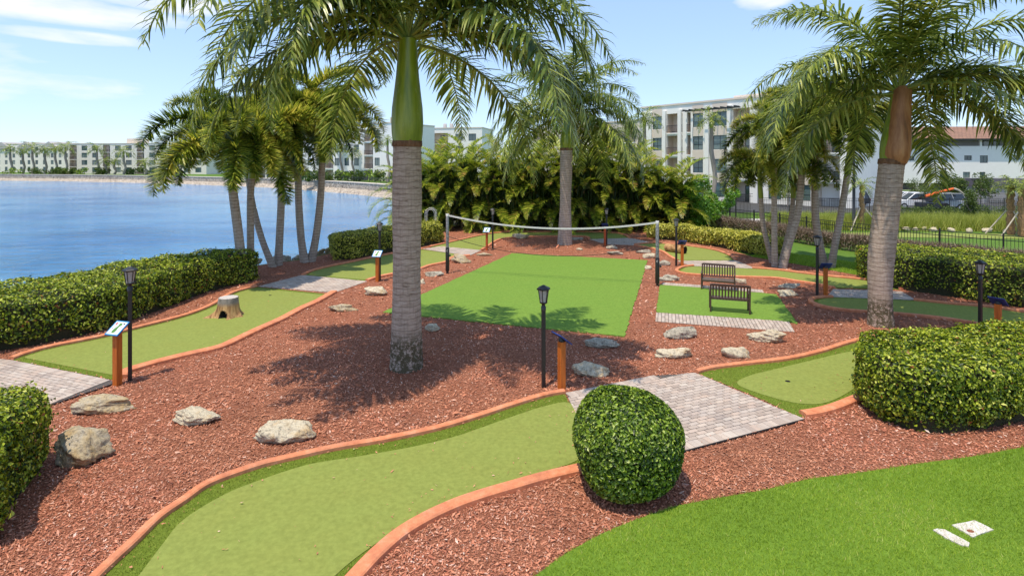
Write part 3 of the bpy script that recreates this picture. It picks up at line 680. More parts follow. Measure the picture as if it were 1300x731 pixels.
def lump(p, f, seed):
    q = p*f; return (np.sin(q[:,0]*1.3+seed)+np.sin(q[:,1]*1.7+seed*2.1+q[:,0]*.6)+np.sin(q[:,2]*2.1+seed*.7+q[:,1]*.9))/3
def hedge_surface(poly, h, r, n, seed, amp=.05):
    pa = np.array(ccw(poly)); out_p = []; out_n = []
    # sides
    seg = np.roll(pa, -1, 0)-pa; ln = np.linalg.norm(seg, axis=1); per = ln.sum(); A = abs(area(poly)); ns = int(n*per*h/(per*h+A)); nt_ = n-ns
    i = rng.choice(len(pa), ns, p=ln/per); u = rng.uniform(0, 1, ns); xy = pa[i]+seg[i]*u[:,None]; nrm = np.stack([seg[i,1], -seg[i,0]], 1)/ln[i][:,None]
    z = rng.uniform(.02, h-r*.3, ns); tuck = np.clip((z-(h-r))/r, 0, 1); under = np.clip((.28-z)/.28, 0, 1)*.16
    ins_ = r*(1-np.sqrt(np.clip(1-tuck**2, 0, 1)))+under
    out_p.append(np.column_stack([xy-nrm*ins_[:,None], z])); out_n.append(np.column_stack([nrm, tuck*1.2-.05]))
    lo = pa.min(0); hi = pa.max(0); q = rng.uniform(lo, hi, (int(nt_*1.0*np.prod(hi-lo)/A)+10, 2)); q = q[inside(pa, q[:,0], q[:,1])]
    d, nx, ny = edge_dist(pa, q[:,0], q[:,1]); dd = np.clip(d/r, 0, 1); zz = h-r+r*np.sqrt(1-(1-dd)**2)
    out_p.append(np.column_stack([q, zz])); out_n.append(np.column_stack([nx*(1-dd), ny*(1-dd), np.maximum(dd, .2)]))
    Pn = np.concatenate(out_p); Nn = np.concatenate(out_n); Nn /= np.linalg.norm(Nn, axis=1, keepdims=True)
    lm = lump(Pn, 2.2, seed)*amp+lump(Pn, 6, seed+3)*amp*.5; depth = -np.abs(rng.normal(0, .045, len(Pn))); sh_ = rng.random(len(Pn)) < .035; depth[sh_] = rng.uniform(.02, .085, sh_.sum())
    return Pn+Nn*(lm+depth+.02)[:,None], Nn, lm/amp, depth
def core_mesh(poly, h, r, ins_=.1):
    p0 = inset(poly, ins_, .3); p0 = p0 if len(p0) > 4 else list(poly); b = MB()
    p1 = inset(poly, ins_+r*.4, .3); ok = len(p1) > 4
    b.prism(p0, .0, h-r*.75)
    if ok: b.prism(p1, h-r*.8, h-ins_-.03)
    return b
def hedge(name, poly, h, size, n, mat, label, cat='hedge', r=.3, seed=1, amp=.05, corem='core', bias=.5, group=None):
    c = Vector(poly[0]).to_3d(); root = empty(name, (c.x, c.y, 0), label=label, cat=cat, group=group)
    poly = smooth(resample(poly, .8), True, 2); Pn, Nn, lm, dp = hedge_surface(poly, h, r, n, seed, amp)
    k = Pn[:,1] > 0; Pn = Pn[k]; Nn = Nn[k]; lm = lm[k]; dp = dp[k]
    rn = np.clip(rng.beta(1.25, 1.35, len(Pn))*.92+.08*lm+bias-.47+.9*dp, 0, .94); rr = rng.uniform(0, 1, len(Pn)); rn[rr > .988] = 1  # deeper leaves get a darker colour, painting shade into the hedge gaps
    o = link('foliage', leaf_mesh('foliage', Pn-np.array([c.x,c.y,0]), Nn, size, M[mat], rn), root)
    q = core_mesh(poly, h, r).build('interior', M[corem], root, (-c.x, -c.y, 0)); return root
h1 = [P2(*q) for q in ((0,447), (60,437), (130,421), (200,396), (260,373), (302,361))]
h1 = h1+[(-10.4,22.4), (-12.2,23.2), (-14.2,20.5), (-15.4,16), (-16.1,12.6), (-16.3,9), (-14.2,8.2)]
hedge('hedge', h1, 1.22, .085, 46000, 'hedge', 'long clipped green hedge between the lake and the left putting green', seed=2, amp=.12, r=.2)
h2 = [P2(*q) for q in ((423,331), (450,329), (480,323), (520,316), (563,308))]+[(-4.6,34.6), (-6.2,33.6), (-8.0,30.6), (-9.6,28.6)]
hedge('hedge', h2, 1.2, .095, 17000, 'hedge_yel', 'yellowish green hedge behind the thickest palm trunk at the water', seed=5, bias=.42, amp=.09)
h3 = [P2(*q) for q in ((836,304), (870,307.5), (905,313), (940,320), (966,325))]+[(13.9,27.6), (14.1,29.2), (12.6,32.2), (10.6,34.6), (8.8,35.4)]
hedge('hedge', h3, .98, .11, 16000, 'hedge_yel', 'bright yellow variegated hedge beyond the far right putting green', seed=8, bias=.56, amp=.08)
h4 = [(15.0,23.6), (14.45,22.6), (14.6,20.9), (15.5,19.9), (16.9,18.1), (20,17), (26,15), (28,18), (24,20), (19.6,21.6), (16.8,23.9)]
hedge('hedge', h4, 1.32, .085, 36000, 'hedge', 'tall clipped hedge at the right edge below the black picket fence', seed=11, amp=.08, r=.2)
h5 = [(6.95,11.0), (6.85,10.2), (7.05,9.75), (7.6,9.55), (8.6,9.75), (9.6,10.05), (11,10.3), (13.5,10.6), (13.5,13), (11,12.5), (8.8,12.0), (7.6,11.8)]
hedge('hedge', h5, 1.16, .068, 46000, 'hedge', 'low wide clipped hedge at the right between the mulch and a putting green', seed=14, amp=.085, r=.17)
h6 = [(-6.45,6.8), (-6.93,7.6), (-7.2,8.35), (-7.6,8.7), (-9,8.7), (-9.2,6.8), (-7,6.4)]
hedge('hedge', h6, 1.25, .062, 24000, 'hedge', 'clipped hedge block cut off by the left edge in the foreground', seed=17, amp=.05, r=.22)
# round bush
def ball_bush(c, rx, rz, size, n, mat, label, seed):
    root = empty('round_bush', (c.x, c.y, 0), label=label, cat='bush')
    d = rng.normal(0, 1, (n,3)); d /= np.linalg.norm(d, axis=1, keepdims=True); e = np.sign(d)*np.abs(d)**.86; e /= (np.abs(e)**2.5).sum(1, keepdims=True)**(1/2.5)
    p = e*np.array([rx, rx, rz]); p[:,2] += rz*.98; k = p[:,2] > .03; p = p[k]; d = d[k]
    lm = lump(p, 3.5, seed); p += d*(lm*.05-np.abs(rng.normal(0, .04, len(p)))+.02)[:,None]
    tck = np.clip(.45-p[:,2], 0, 1)[:,None]; p[:,:2] *= 1-tck*.10
    rn = np.clip(rng.beta(1.2, 1.5, len(p))*.95+.08*lm, 0, .97)
    link('foliage', leaf_mesh('foliage', p, d, size, M[mat], rn), root)
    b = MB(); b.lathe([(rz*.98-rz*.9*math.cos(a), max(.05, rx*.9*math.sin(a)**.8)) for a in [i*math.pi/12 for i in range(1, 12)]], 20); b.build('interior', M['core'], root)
    return root
ball_bush(P(796,616), .77, .68, .056, 30000, 'hedge_dark', 'clipped round dark green bush beside the paved path', 3)

# ------------------------------------------------------------ rocks
def rock(c, wd, dp, h, seed, mat, label, rz=0, sub=4, flat=.6, group=None, name='rock', sink=.24):
    r = np.random.default_rng(seed); bm = bmesh.new(); bmesh.ops.create_icosphere(bm, subdivisions=sub, radius=1)
    me = bpy.data.meshes.new(name); bm.to_mesh(me); bm.free(); n = len(me.vertices); co = np.zeros(n*3, np.float32); me.vertices.foreach_get('co', co); co = co.reshape(-1,3).astype(float)
    for k in range(15):
        d = r.normal(0, 1, 3); d[2] = abs(d[2])*1.1-.1 if k % 3 else d[2]*.3; d /= np.linalg.norm(d); t_ = r.uniform(.52, .86); q = co@d; m_ = q > t_; co[m_] -= d*((q[m_]-t_)*.93)[:,None]
    sh = r.uniform(-.3, .3, 2); co[:,0] += sh[0]*co[:,2]; co[:,1] += sh[1]*co[:,2]; sd_ = r.uniform(0, 9, 6)
    for f, a in ((2.3, .13), (5.1, .075), (11, .045), (23, .022)):
        q = co*f; d = np.sin(q[:,0]+sd_[0]+1.7*np.sin(q[:,1]*.8+sd_[1]))*np.sin(q[:,1]+sd_[2]+1.3*np.sin(q[:,2]+sd_[3]))+.6*np.sin(q[:,2]*1.3+sd_[4]+q[:,0]*.7); co *= (1+a*d)[:,None]
    co -= (co.max(0)+co.min(0))/2; co /= (co.max(0)-co.min(0)); co *= np.array([wd, dp, h*(1+sink)]); co[:,2] += h*(1+sink)/2-h*sink
    me.vertices.foreach_set('co', co.astype(np.float32).ravel()); me.polygons.foreach_set('use_smooth', np.ones(len(me.polygons), bool)); me.materials.append(M[mat]); me.update()
    return link(name, me, None, (c.x, c.y, 0), (0,0,rz), label=label, cat='rock', group=group)
GR = 'loose rocks set about the mulch bed'
RK = [ # x centre, y of base, width px, depth m, height m, seed, material, turn, label
 (87,597,70,.62,.42,11,'rock_sand',.2,'largest rounded tan boulder beside the hedge block at lower left'),
 (121,527,80,.45,.26,12,'rock_sand',.15,'long jagged tan rock below the paving at the far left'),
 (240,543,58,.5,.2,13,'rock_pale',-.3,'flat pale sandy rock right of the jagged tan rock'),
 (355,566,78,.5,.24,14,'rock_pale',.1,'broad pale flat rock beside the foreground green kerb'),
 (434,396,40,.45,.18,15,'rock_sand',.2,'flat wedge of sandstone left of the thickest palm trunk'),
 (475,376,30,.5,.24,16,'rock_pale',0,'pale peaked stone below the sign and the path end at left'),
 (548,421,20,.25,.16,17,'rock_pale',.3,'small whitish stone just right of the thickest palm trunk'),
 (551,351,25,.3,.16,18,'rock_grey',.3,'slanting grey slab beside the left net post'),
 (585,334.5,27,.6,.36,19,'rock_sand',.1,'stacked tan and red stones right of the left net post'),
 (615,325,22,.35,.13,20,'rock_sand',.1,'low sandy slab at the far corner of the court near the sign'),
 (752,479,50,.42,.22,21,'rock_pale',-.1,'smooth pale rock nearest the blue topped post in the middle'),
 (766,443,46,.4,.2,22,'rock_grey',.1,'grey pitted rock at the near right corner of the court'),
 (858,456,50,.42,.2,23,'rock_pale',0,'long cream rock with a raised left end below the paving strip'),
 (867,431,42,.45,.26,24,'rock_grey',.2,'rugged grey rock just below the paving strip'),
 (938,456,38,.4,.2,25,'rock_pale',0,'small pale humped rock above the right green kerb'),
 (978,436,48,.5,.28,26,'rock_pale',-.2,'large buff rock at the end of the paving strip'),
 (1004,366,28,.3,.15,27,'rock_grey',0,'upper grey pitted rock right of the benches'),
 (1003,376.5,27,.35,.18,28,'rock_pale',0,'lower cream rock right of the benches'),
 (941,361.5,18,.3,.2,29,'rock_pale',0,'pale rock partly behind the two benches'),
 (850,357,28,.35,.2,30,'rock_grey',0,'whitish grey rock right of the right net post'),
 (844,337.5,17,.3,.2,31,'rock_grey',0,'small dark pitted rock beside the curved kerb by the net post'),
 (825,328.5,17,.35,.22,32,'rock_pale',0,'small cream rock left of the right net post'),
 (818,321.5,20,.3,.15,33,'rock_grey',0,'flat dark slab behind the right net post'),
 (781,324,22,.35,.18,34,'rock_grey',0,'low grey slab right of the distant palm trunk'),
 (777,316.5,15,.3,.18,35,'rock_grey',0,'small grey stone at the foot of the far lamp'),
 (736,318,9,.25,.12,36,'rock_pale',0,'tiny white stone right of the distant palm trunk'),
 (661,303.5,22,.5,.28,37,'rock_sand',0,'flat tan stones heaped on the far kerb'),
 (732,305,18,.3,.14,38,'rock_grey',0,'dark flat slab just behind the distant palm trunk'),
 (535,361,9,.25,.16,39,'rock_pale',.2,'tiny pale stone close to the right side of the thickest trunk'),
 (824,342.5,9,.3,.14,42,'rock_pale',.2,'tiny pinkish stone at the far right corner of the court'),
]
for (x, y, wp, dm, hm, sd_, mt, rz, lb) in RK:
    s = (y-HY)/CH; c = P(x, y); wd = wp/s; rock(Vector((c.x, c.y+dm*.45, 0)), wd, max(dm, wd*.42), hm*1.2, sd_, mt, lb, rz*.6, 5 if wp > 45 else 4 if wp > 25 else 3, group=GR)
# riprap along the near bank
rp = np.array(smooth([(-17.0,13),(-16.4,17.5),(-14.6,22.6),(-12.6,25.8),(-10.6,28.0),(-9.2,30.8),(-7.4,34.6),(-5.4,39)], k=10)); c0 = 0
for i in range(74):
    q = rp[int(i/74*len(rp))]; x = q[0]-random.uniform(-.45, .8); y = q[1]+random.uniform(-.2,.4); sz = random.uniform(.3,.62)
    o = rock(Vector((x, y, 0)), sz, sz*.8, sz*.55, 100+i, random.choice(('rock_grey','rock_sand')), 'one of the rough stones heaped along the near lake bank', random.uniform(0,6), 3, group='stones along the near lake bank', name='bank_stone')
    dd = max(0, q[0]-x-.1); o.location.z = .0-dd*.38

# ------------------------------------------------------------ palms
def frond(name, L, e0, droop, nl, ll, lw, seed, mat, style='royal', droop_l=1.0, rmat='rachis', segs=3, bare=.1, curl=0):
    """frond leaving the origin towards +X, rising at e0 degrees and bending down; every leaflet its own blade"""
    r = np.random.default_rng(seed); K = 18; e = R(e0); pts = [np.zeros(3)]; el = e; az_ = 0
    dirs = []
    for i in range(K):
        tq = (i+.5)/K; a = e-R(droop)*tq**1.15; a = max(a, -R(86)); az_ = curl*tq**2
        d = np.array([math.cos(a)*math.cos(az_), math.cos(a)*math.sin(az_), math.sin(a)]); dirs.append(d); pts.append(pts[-1]+d*L/K)
    pts = np.array(pts); dirs = np.array(dirs+[dirs[-1]])
    t_ = np.linspace(bare, .995, nl); t_ = np.repeat(t_, 2)+r.normal(0, .004, nl*2); t_ = np.clip(t_, bare, .998); side = np.tile([1.,-1.], nl); n = len(t_)
    fi = t_*K; i0 = np.clip(fi.astype(int), 0, K-1); fr = (fi-i0)[:,None]; base = pts[i0]*(1-fr)+pts[i0+1]*fr; T = dirs[i0]*(1-fr)+dirs[i0+1]*fr; T /= np.linalg.norm(T, axis=1, keepdims=True)
    Z = np.array([0,0,1.]); Sd = np.cross(T, Z); Sd /= np.linalg.norm(Sd, axis=1, keepdims=True)+1e-9; Up = np.cross(Sd, T)
    env = np.clip(np.sin(np.pi*np.clip((t_-bare)/(1-bare), 0, 1)**.62)**.55, .22, 1)
    if style == 'fox': env = np.clip(np.sin(np.pi*(.12+.86*(t_-bare)/(1-bare)))**.45, .35, 1)
    ln = ll*env*r.uniform(.85, 1.15, n)
    if style == 'fox': phi = r.uniform(-np.pi*.2, np.pi*1.2, n); fw = r.uniform(.35, .75, n)
    elif style == 'areca': phi = R(28)+r.normal(0, .1, n); fw = .45+.5*(t_-bare)
    else: phi = np.where(r.random(n) < .5, r.normal(.35, .22, n), r.normal(-.25, .25, n)); fw = .45+.45*t_+r.normal(0,.08,n)
    rad = Sd*(side*np.cos(phi))[:,None]+Up*np.sin(phi)[:,None]
    D = rad+T*fw[:,None]; D /= np.linalg.norm(D, axis=1, keepdims=True)
    g = {'royal': 1.15, 'fox': .35, 'areca': .75}[style]*droop_l*r.uniform(.45, 1.45, n)
    cur = base.copy(); d = D.copy(); V = []; wprof = [.55, 1, .8, .0] if segs == 3 else [.7, 1, 0]
    for k in range(segs+1):
        wv = np.cross(d, Up*.6+Sd*.01+Z*.4); wv /= np.linalg.norm(wv, axis=1, keepdims=True)+1e-9
        hw = (lw/2*wprof[k]*np.clip(env*1.2, .5, 1))[:,None]
        V.append(cur-wv*hw)
        if k < segs: V.append(cur+wv*hw)
        st = (ln/segs)[:,None]; cur = cur+d*st; d = d-Z*(g/segs)[:,None]*(1 if k else .5); d /= np.linalg.norm(d, axis=1, keepdims=True)
    V = np.stack(V, 1); q = V.shape[1]; V = V.reshape(-1,3); b = np.arange(n)[:,None]*q; F = []
    for k in range(segs-1): F += [b+np.array([2*k,2*k+1,2*k+3]), b+np.array([2*k,2*k+3,2*k+2])]
    F.append(b+np.array([2*segs-2,2*segs-1,2*segs])); F = np.concatenate(F)
    rn = np.clip(r.beta(1.3,1.4,n)*.9+.03+.08*(t_>.85), 0, 1)
    # rachis
    mb = MB(); r0 = {'royal': .035, 'fox': .022, 'areca': .012}[style]*(L/4.5 if style == 'royal' else 1); mb.tube(pts[::2], [max(r0*(1-i/len(pts[::2]))**.8, .003) for i in range(len(pts[::2]))], 5)
    rv = np.array(mb.v); rf = []
    for f in mb.f:
        for j in range(1, len(f)-1): rf.append((f[0], f[j], f[j+1]))
    rf = np.array(rf); F2 = np.concatenate([F, rf+len(V)]); mi = np.concatenate([np.zeros(len(F), int), np.ones(len(rf), int)])
    return npmesh(name, np.concatenate([V, rv]), F2, [M[mat], M[rmat]], np.concatenate([np.repeat(rn, q), np.full(len(rv), .5)]), mi=mi)

def trunk_tube(pts, rad, rings=.13, n=20, k=10, rough=.02, seed=0):
    """smooth trunk through control points with raised leaf scar rings"""
    P3 = [Vector(p) for p in pts]; r = random.Random(seed); o = []; rr = []
    m_ = len(P3); tot = sum((P3[i+1]-P3[i]).length for i in range(m_-1)); N = max(12, int(tot/(rings/2)))
    for i in range(N+1):
        f = i/N*(m_-1); j = min(int(f), m_-2); t_ = f-j; a, b, c, d = P3[max(j-1,0)], P3[j], P3[j+1], P3[min(j+2,m_-1)]
        o.append(.5*((2*b)+(c-a)*t_+(2*a-5*b+4*c-d)*t_*t_+(3*b-a-3*c+d)*t_**3))
        rf = i/N*(len(rad)-1); q = min(int(rf), len(rad)-2); rr.append((rad[q]*(1-rf+q)+rad[q+1]*(rf-q))*(1+(rough if i % 2 else -rough*.6)+r.uniform(-.008,.008)))
    mb = MB(); mb.tube(o, rr, n); return mb, o
def open_front(base, fr, half=34):
    """the sheathing side towards the viewing platform carries only rising fronds, so the shaft stays visible"""
    cd = math.degrees(math.atan2(-base.y, -base.x)) % 360; o = []
    for a, i, s in fr:
        dlt = abs((a-cd+180) % 360-180)
        if dlt < half and i not in (0,):
            if len(o) % 2: continue
            i = 0 if dlt < half*.7 else 7
        o.append((a, i, s))
    return o
def royal_palm(base, top, r_prof, shaft_h, shaft_r, fronds, label, bark='trunk_main', sheath=False, seed=1, meshes=None, lean_top=(0,0), name='royal_palm', shaftmat='shaft'):
    root = empty(name, base, label=label, cat='palm tree'); b0 = Vector(base); q = Vector(top)-b0; fronds = open_front(b0, fronds)
    mid = [Vector((0,0,-.05)), q*.35+Vector((lean_top[0], lean_top[1], 0)), q*.7+Vector((lean_top[0]*.5, lean_top[1]*.5, 0)), q]
    mb, o = trunk_tube(mid, r_prof, seed=seed, n=24, rough=.011); mb.build('trunk', M[bark], root)
    H = shaft_h; d = (q-mid[2]).normalized(); sp = [q+d*(H*t_) for t_ in (-.02,.04,.12,.22,.35,.5,.65,.8,.92,1.0)]; pr = [1.0,1.05,1.12,1.15,1.10,.96,.83,.74,.70,.66]
    mb = MB(); mb.tube(sp, [shaft_r*k for k in pr], 24); mb.build('crownshaft', M[shaftmat], root)
    mb = MB(); mb.tube([q-d*.05, q+d*.02, q+d*.09, q+d*.12], [r_prof[-1]*1.03, r_prof[-1]*1.09, r_prof[-1]*1.06, r_prof[-1]*.9], 24)
    for j in range(9):
        a = j*.7+seed; c = Vector((math.cos(a), math.sin(a), 0))*r_prof[-1]*1.0+q; tt = Vector((-math.sin(a), math.cos(a), 0))
        mb.add([c-tt*.16+Vector((0,0,-.03)), c+tt*.16+Vector((0,0,-.03)), c+Vector((math.cos(a),math.sin(a),0))*.035+Vector((0,0,.1+.05*math.sin(j*3)))], [(0,1,2)])
    mb.build('old_leaf_scar', M['brownfibre'], root)
    if sheath:
        mb = MB(); cp = [q+d*(H*t_) for t_ in (.0,.1,.2,.4,.6,.8,1.0,1.06)]; rr = [1.02,1.24,1.27,1.16,1.0,.9,.83,.4]
        mb.tube([c+Vector((.05,-.06,0))*shaft_r*3 for c in cp], [shaft_r*k*.98 for k in rr], 20); mb.build('dry_leaf_sheath', M['sheath'], root)
    top_c = q+d*H
    for i, (azd, idx, sc) in enumerate(fronds):
        rr_ = random.Random(i*7+seed); link('frond', meshes[idx], root, tuple(top_c+d*(.12*rr_.random()-.1)), (0, 0, R(azd))).scale = (sc, sc, sc)
    return root
# royal frond meshes: index -> (rise, total bend)
RF = [(78,95,0), (66,118,.25), (54,130,-.2), (40,128,.2), (26,116,-.25), (12,100,.2), (0,90,-.15), (70,105,-.3), (48,122,.3), (30,120,.15), (14,98,-.25), (-10,78,.1)]
royal_m = [frond('frond', 5.2, e, dr, 92, .95, .062, 50+i, 'royal', 'royal', 1.45, curl=cu) for i, (e, dr, cu) in enumerate(RF)]
def crown(n, seed, lo=1.0, levels=None, sc=1.0):
    r = random.Random(seed); o = []; lv = levels or [0,7,1,8,2,3,9,4,10,5,6,11]
    for i in range(n):
        o.append(((i*137.5+r.uniform(-14,14)) % 360, lv[min(int(i/n*len(lv)), len(lv)-1)], sc*r.uniform(.88, 1.06)))
    return o
b0 = P(516,466); s0 = (466-HY)/CH
zt = CH+(HY-184)/s0; h_sh = 134/s0
main = royal_palm(tuple(b0), (b0.x+.02, b0.y, zt), [.40,.375,.345,.325,.32,.33,.345,.345,.335,.325], h_sh, .325, crown(17, 3, sc=1.06, levels=[7,1,8,2,3,9,4,10,5,6])+[(205,2,1.3),(222,1,1.35),(188,7,1.3),(236,8,1.2),(250,3,1.0),(172,2,1.3),(312,9,1.05),(330,2,1.15),(350,8,1.15),(322,4,1.15),(334,5,1.1),(346,3,1.15),(358,4,1.1),(241,4,.95),(230,3,1.05),(214,4,1.15),(198,10,1.1)], 'nearest and thickest palm with a bright green crownshaft, left of the court', seed=3, meshes=royal_m)
b1 = P(1118,413); s1 = (413-HY)/CH; zt1 = CH+1/s1
royal_palm(tuple(b1), (b1.x+14/s1, b1.y, zt1), [.36,.32,.31,.335,.345,.345,.34,.335,.33,.325], 92/s1, .30, crown(30, 11, sc=1.08)+[(190,3,1.1),(210,9,1.05),(350,3,1.1),(330,9,1.05),(10,9,1.1),(235,4,1.0)], 'large palm at right with a brown peeling crownshaft, lichen on its base', sheath=True, seed=5, meshes=royal_m, lean_top=(-.12,0))
b2 = P(717,310); s2 = (310-HY)/CH
royal_palm(tuple(b2), (b2.x+.1, b2.y, CH+18/s2), [.46,.42,.37,.33,.33,.35,.37,.37,.36], 42/s2, .34, crown(40, 23, sc=1.25), 'royal palm behind the net with a straight grey trunk', bark='trunk_plain', seed=9, meshes=royal_m)

# foxtail palms
FX = [(72,95,.1), (58,115,-.2), (42,125,.25), (26,115,-.1), (10,98,.2), (-6,80,-.1), (50,120,.3), (20,110,-.3)]
fox_m = [frond('frond', 3.1, e, dr, 270, .50, .048, 80+i, 'fox', 'fox', 1.0, segs=2, curl=cu, bare=.12) for i, (e, dr, cu) in enumerate(FX)]
def fox_palm(px, mids, top, rpx, label, nf=13, sc=1.0, seed=1, group='', yoff=0):
    nf += 5
    """px: base pixel; mids: pixels on the trunk; top: (x, y) pixel where leaves start"""
    b = P(*px); s = (px[1]-HY)/CH; root = empty('foxtail_palm', b, label=label, cat='palm tree', group=group or None)
    W = lambda x, y: Vector(((x-px[0])/s, yoff*(px[1]-y)/(px[1]-top[1]), (px[1]-y)/s))
    pts = [Vector((0,0,-.05))]+[W(*m_) for m_ in mids]; tp = W(*top); r0 = rpx/2/s
    mb, o = trunk_tube(pts, [r0*1.25, r0*1.02, r0, r0*.95, r0*.9], n=14, seed=seed, rough=.012); mb.build('trunk', M['trunk_fox'], root)
    d = (tp-pts[-1]); mb = MB(); mb.tube([pts[-1]-d*.03, pts[-1]+d*.1, pts[-1]+d*.3, pts[-1]+d*.7, tp], [r0*.95, r0*1.02, r0*.98, r0*.75, r0*.6], 14); mb.build('crownshaft', M['shaft'], root)
    r = random.Random(seed); lv = [0,1,6,1,2,6,2,3,7,3,4,7,4,5]
    for i in range(nf):
        k = sc*1.08*r.uniform(.85,1.1); link('frond', fox_m[lv[min(int(i/nf*14), 13)]], root, tuple(tp-d*.05*r.random()), (0,0,R(i*137.5+seed*40+r.uniform(-12,12)))).scale = (k,k,k)
    return root
g1 = 'foxtail palms in the clump by the lake'; g2 = 'foxtail palms in the clump before the apartments'
fox_palm((309,356), [(303,300), (296,245), (295,226)], (297,180), 11, 'foxtail palm nearest the hedge, leftmost trunk of the lakeside clump', 14, 1.2, 1, g1, )
fox_palm((318,350), [(318,300), (318,250), (320,225)], (324,172), 8.5, 'straight slender palm just right of the leftmost lakeside trunk', 12, 1.08, 2, g1, )
fox_palm((347,339), [(333,305), (322,265), (315,225)], (306,165), 7.5, 'lakeside palm whose trunk leans strongly to the left', 11, 1.0, 3, g1, )
fox_palm((353,337), [(355,300), (357,250), (355,208)], (352,150), 9, 'upright lakeside palm beside the left leaning trunk', 12, 1.1, 4, g1, )
fox_palm((387,333), [(382,300), (379,250), (379,205)], (384,142), 9, 'lakeside palm with a slightly curved trunk, second from the right', 13, 1.15, 5, g1, )
fox_palm((395,332), [(402,295), (407,250), (409,205)], (412,146), 9, 'rightmost palm of the lakeside clump leaning to the right', 12, 1.1, 6, g1, )
fox_palm((981,334), [(973,305), (968,280), (966,250)], (963,210), 6, 'leftmost thin foxtail palm by the yellow hedge', 12, .78, 7, g2)
fox_palm((984,339), [(983,300), (983,260), (983,212)], (984,165), 7, 'pale upright foxtail palm second from left in the right clump', 12, .82, 8, g2)
fox_palm((991,335), [(998,308), (1004,280), (1007,250)], (1008,205), 6, 'thin foxtail palm crossing behind the leaning trunk', 12, .82, 9, g2)
fox_palm((993,340), [(1003,305), (1013,270), (1018,220)], (1022,150), 8.5, 'thick right leaning foxtail palm in the middle of the right clump', 13, .92, 10, g2)
fox_palm((1047,338), [(1040,308), (1035,270), (1035,195)], (1037,128), 9, 'foxtail palm with a straight dark trunk behind the lamp', 13, .95, 11, g2)
fox_palm((1055,340), [(1061,305), (1068,270), (1076,220)], (1083,160), 8, 'right leaning foxtail palm nearest the big right palm', 12, .92, 12, g2)

# areca palms: dense clumps behind the far green
AR = [(82,80,.1), (70,100,-.2), (58,115,.2), (45,120,-.2), (30,110,.2), (12,100,0), (66,120,.3)]
are_m = [frond('frond', 3.2, e, dr, 38, .62, .066, 120+i, 'areca', 'areca', 1.0, 'cane', 3, .22, cu) for i, (e, dr, cu) in enumerate(AR)]
M['gap_shade_leaf'] = leafy('gap_shade_palm_leaf', [(0, (.015,.03,.006)), (.6, (.04,.08,.01)), (.9, (.09,.13,.02)), (1, (.22,.14,.06))], .45, .2, .3)  # dark leaf colour stands in for the shade between areca fronds
INNER = None
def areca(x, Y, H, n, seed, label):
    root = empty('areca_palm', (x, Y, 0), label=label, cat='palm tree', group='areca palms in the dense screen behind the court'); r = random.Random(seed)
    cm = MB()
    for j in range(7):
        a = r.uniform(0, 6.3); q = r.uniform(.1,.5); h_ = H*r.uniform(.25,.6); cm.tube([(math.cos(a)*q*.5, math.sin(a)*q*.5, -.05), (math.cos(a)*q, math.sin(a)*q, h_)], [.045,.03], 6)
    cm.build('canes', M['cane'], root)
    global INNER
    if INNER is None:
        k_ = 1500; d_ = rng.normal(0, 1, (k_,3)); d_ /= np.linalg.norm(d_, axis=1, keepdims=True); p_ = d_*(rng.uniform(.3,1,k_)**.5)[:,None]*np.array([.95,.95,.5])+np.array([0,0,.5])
        INNER = leaf_mesh('gap_shade_foliage', p_, d_*.5+np.array([0,0,.3]), .42, M['gap_shade_leaf'], rng.random(k_), wr=.22, rough=.9)
    q_ = link('gap_shade_foliage', INNER, root, (0,0,0), (0,0,seed)); q_.scale = (1,1,H*.72)  # leaf mass added inside the clump to paint its gaps dark
    for j in range(n):
        f = j/(n-1); z = .15+(H-2.0)*f**.85; a = R(j*137.5+seed*33); idx = [5,4,5,4,3,4,6,3,2,3,6,2,1,2,1,0][min(int(f*15.99), 15)]; rr = .5*(1-f*.6)
        sc = r.uniform(.8, 1.1); link('frond', are_m[idx], root, (math.cos(a)*rr, math.sin(a)*rr, z), (0,0,a+r.uniform(-.3,.3))).scale = (sc,)*3
xs = [(-6.9,41.5,5.0), (-5.0,40.6,5.6), (-3.3,40.2,5.9), (-1.6,40.0,5.7), (.1,40.2,6.0), (1.9,40.0,6.0), (3.7,39.8,6.4), (5.4,39.8,6.5), (7.1,39.8,6.2), (8.8,39.9,5.8), (10.4,39.8,5.2), (11.8,39.2,4.5),
      (-6.0,43.6,6.0), (-3.6,43.2,6.6), (-1.1,43.0,6.4), (1.5,43,6.5), (4.2,42.8,7.0), (6.9,42.8,7.0), (9.6,42.8,6.3), (-8.6,44,5.2)]
wh = ['below the small sign at left', 'behind the left net post', 'behind the far left lamp', 'behind the far tan stones', 'left of the distant royal palm', 'behind the distant royal palm', 'right of the distant royal palm', 'behind the middle far lamp', 'right of the middle far lamp', 'left of the right net post', 'above the yellow hedge', 'at the right end by the bright bush']
for i, (x, Y, H) in enumerate(xs):
    areca(x, Y, H+.4, 42, i+1, 'bushy areca palm in the front row '+wh[i] if i < 12 else 'taller areca palm in the back row, %s' % ['at the left', 'second from the left', 'left of centre', 'behind the distant royal palm', 'right of the distant royal palm', 'above the right net post', 'at the right end', 'at the far left end'][i-12])
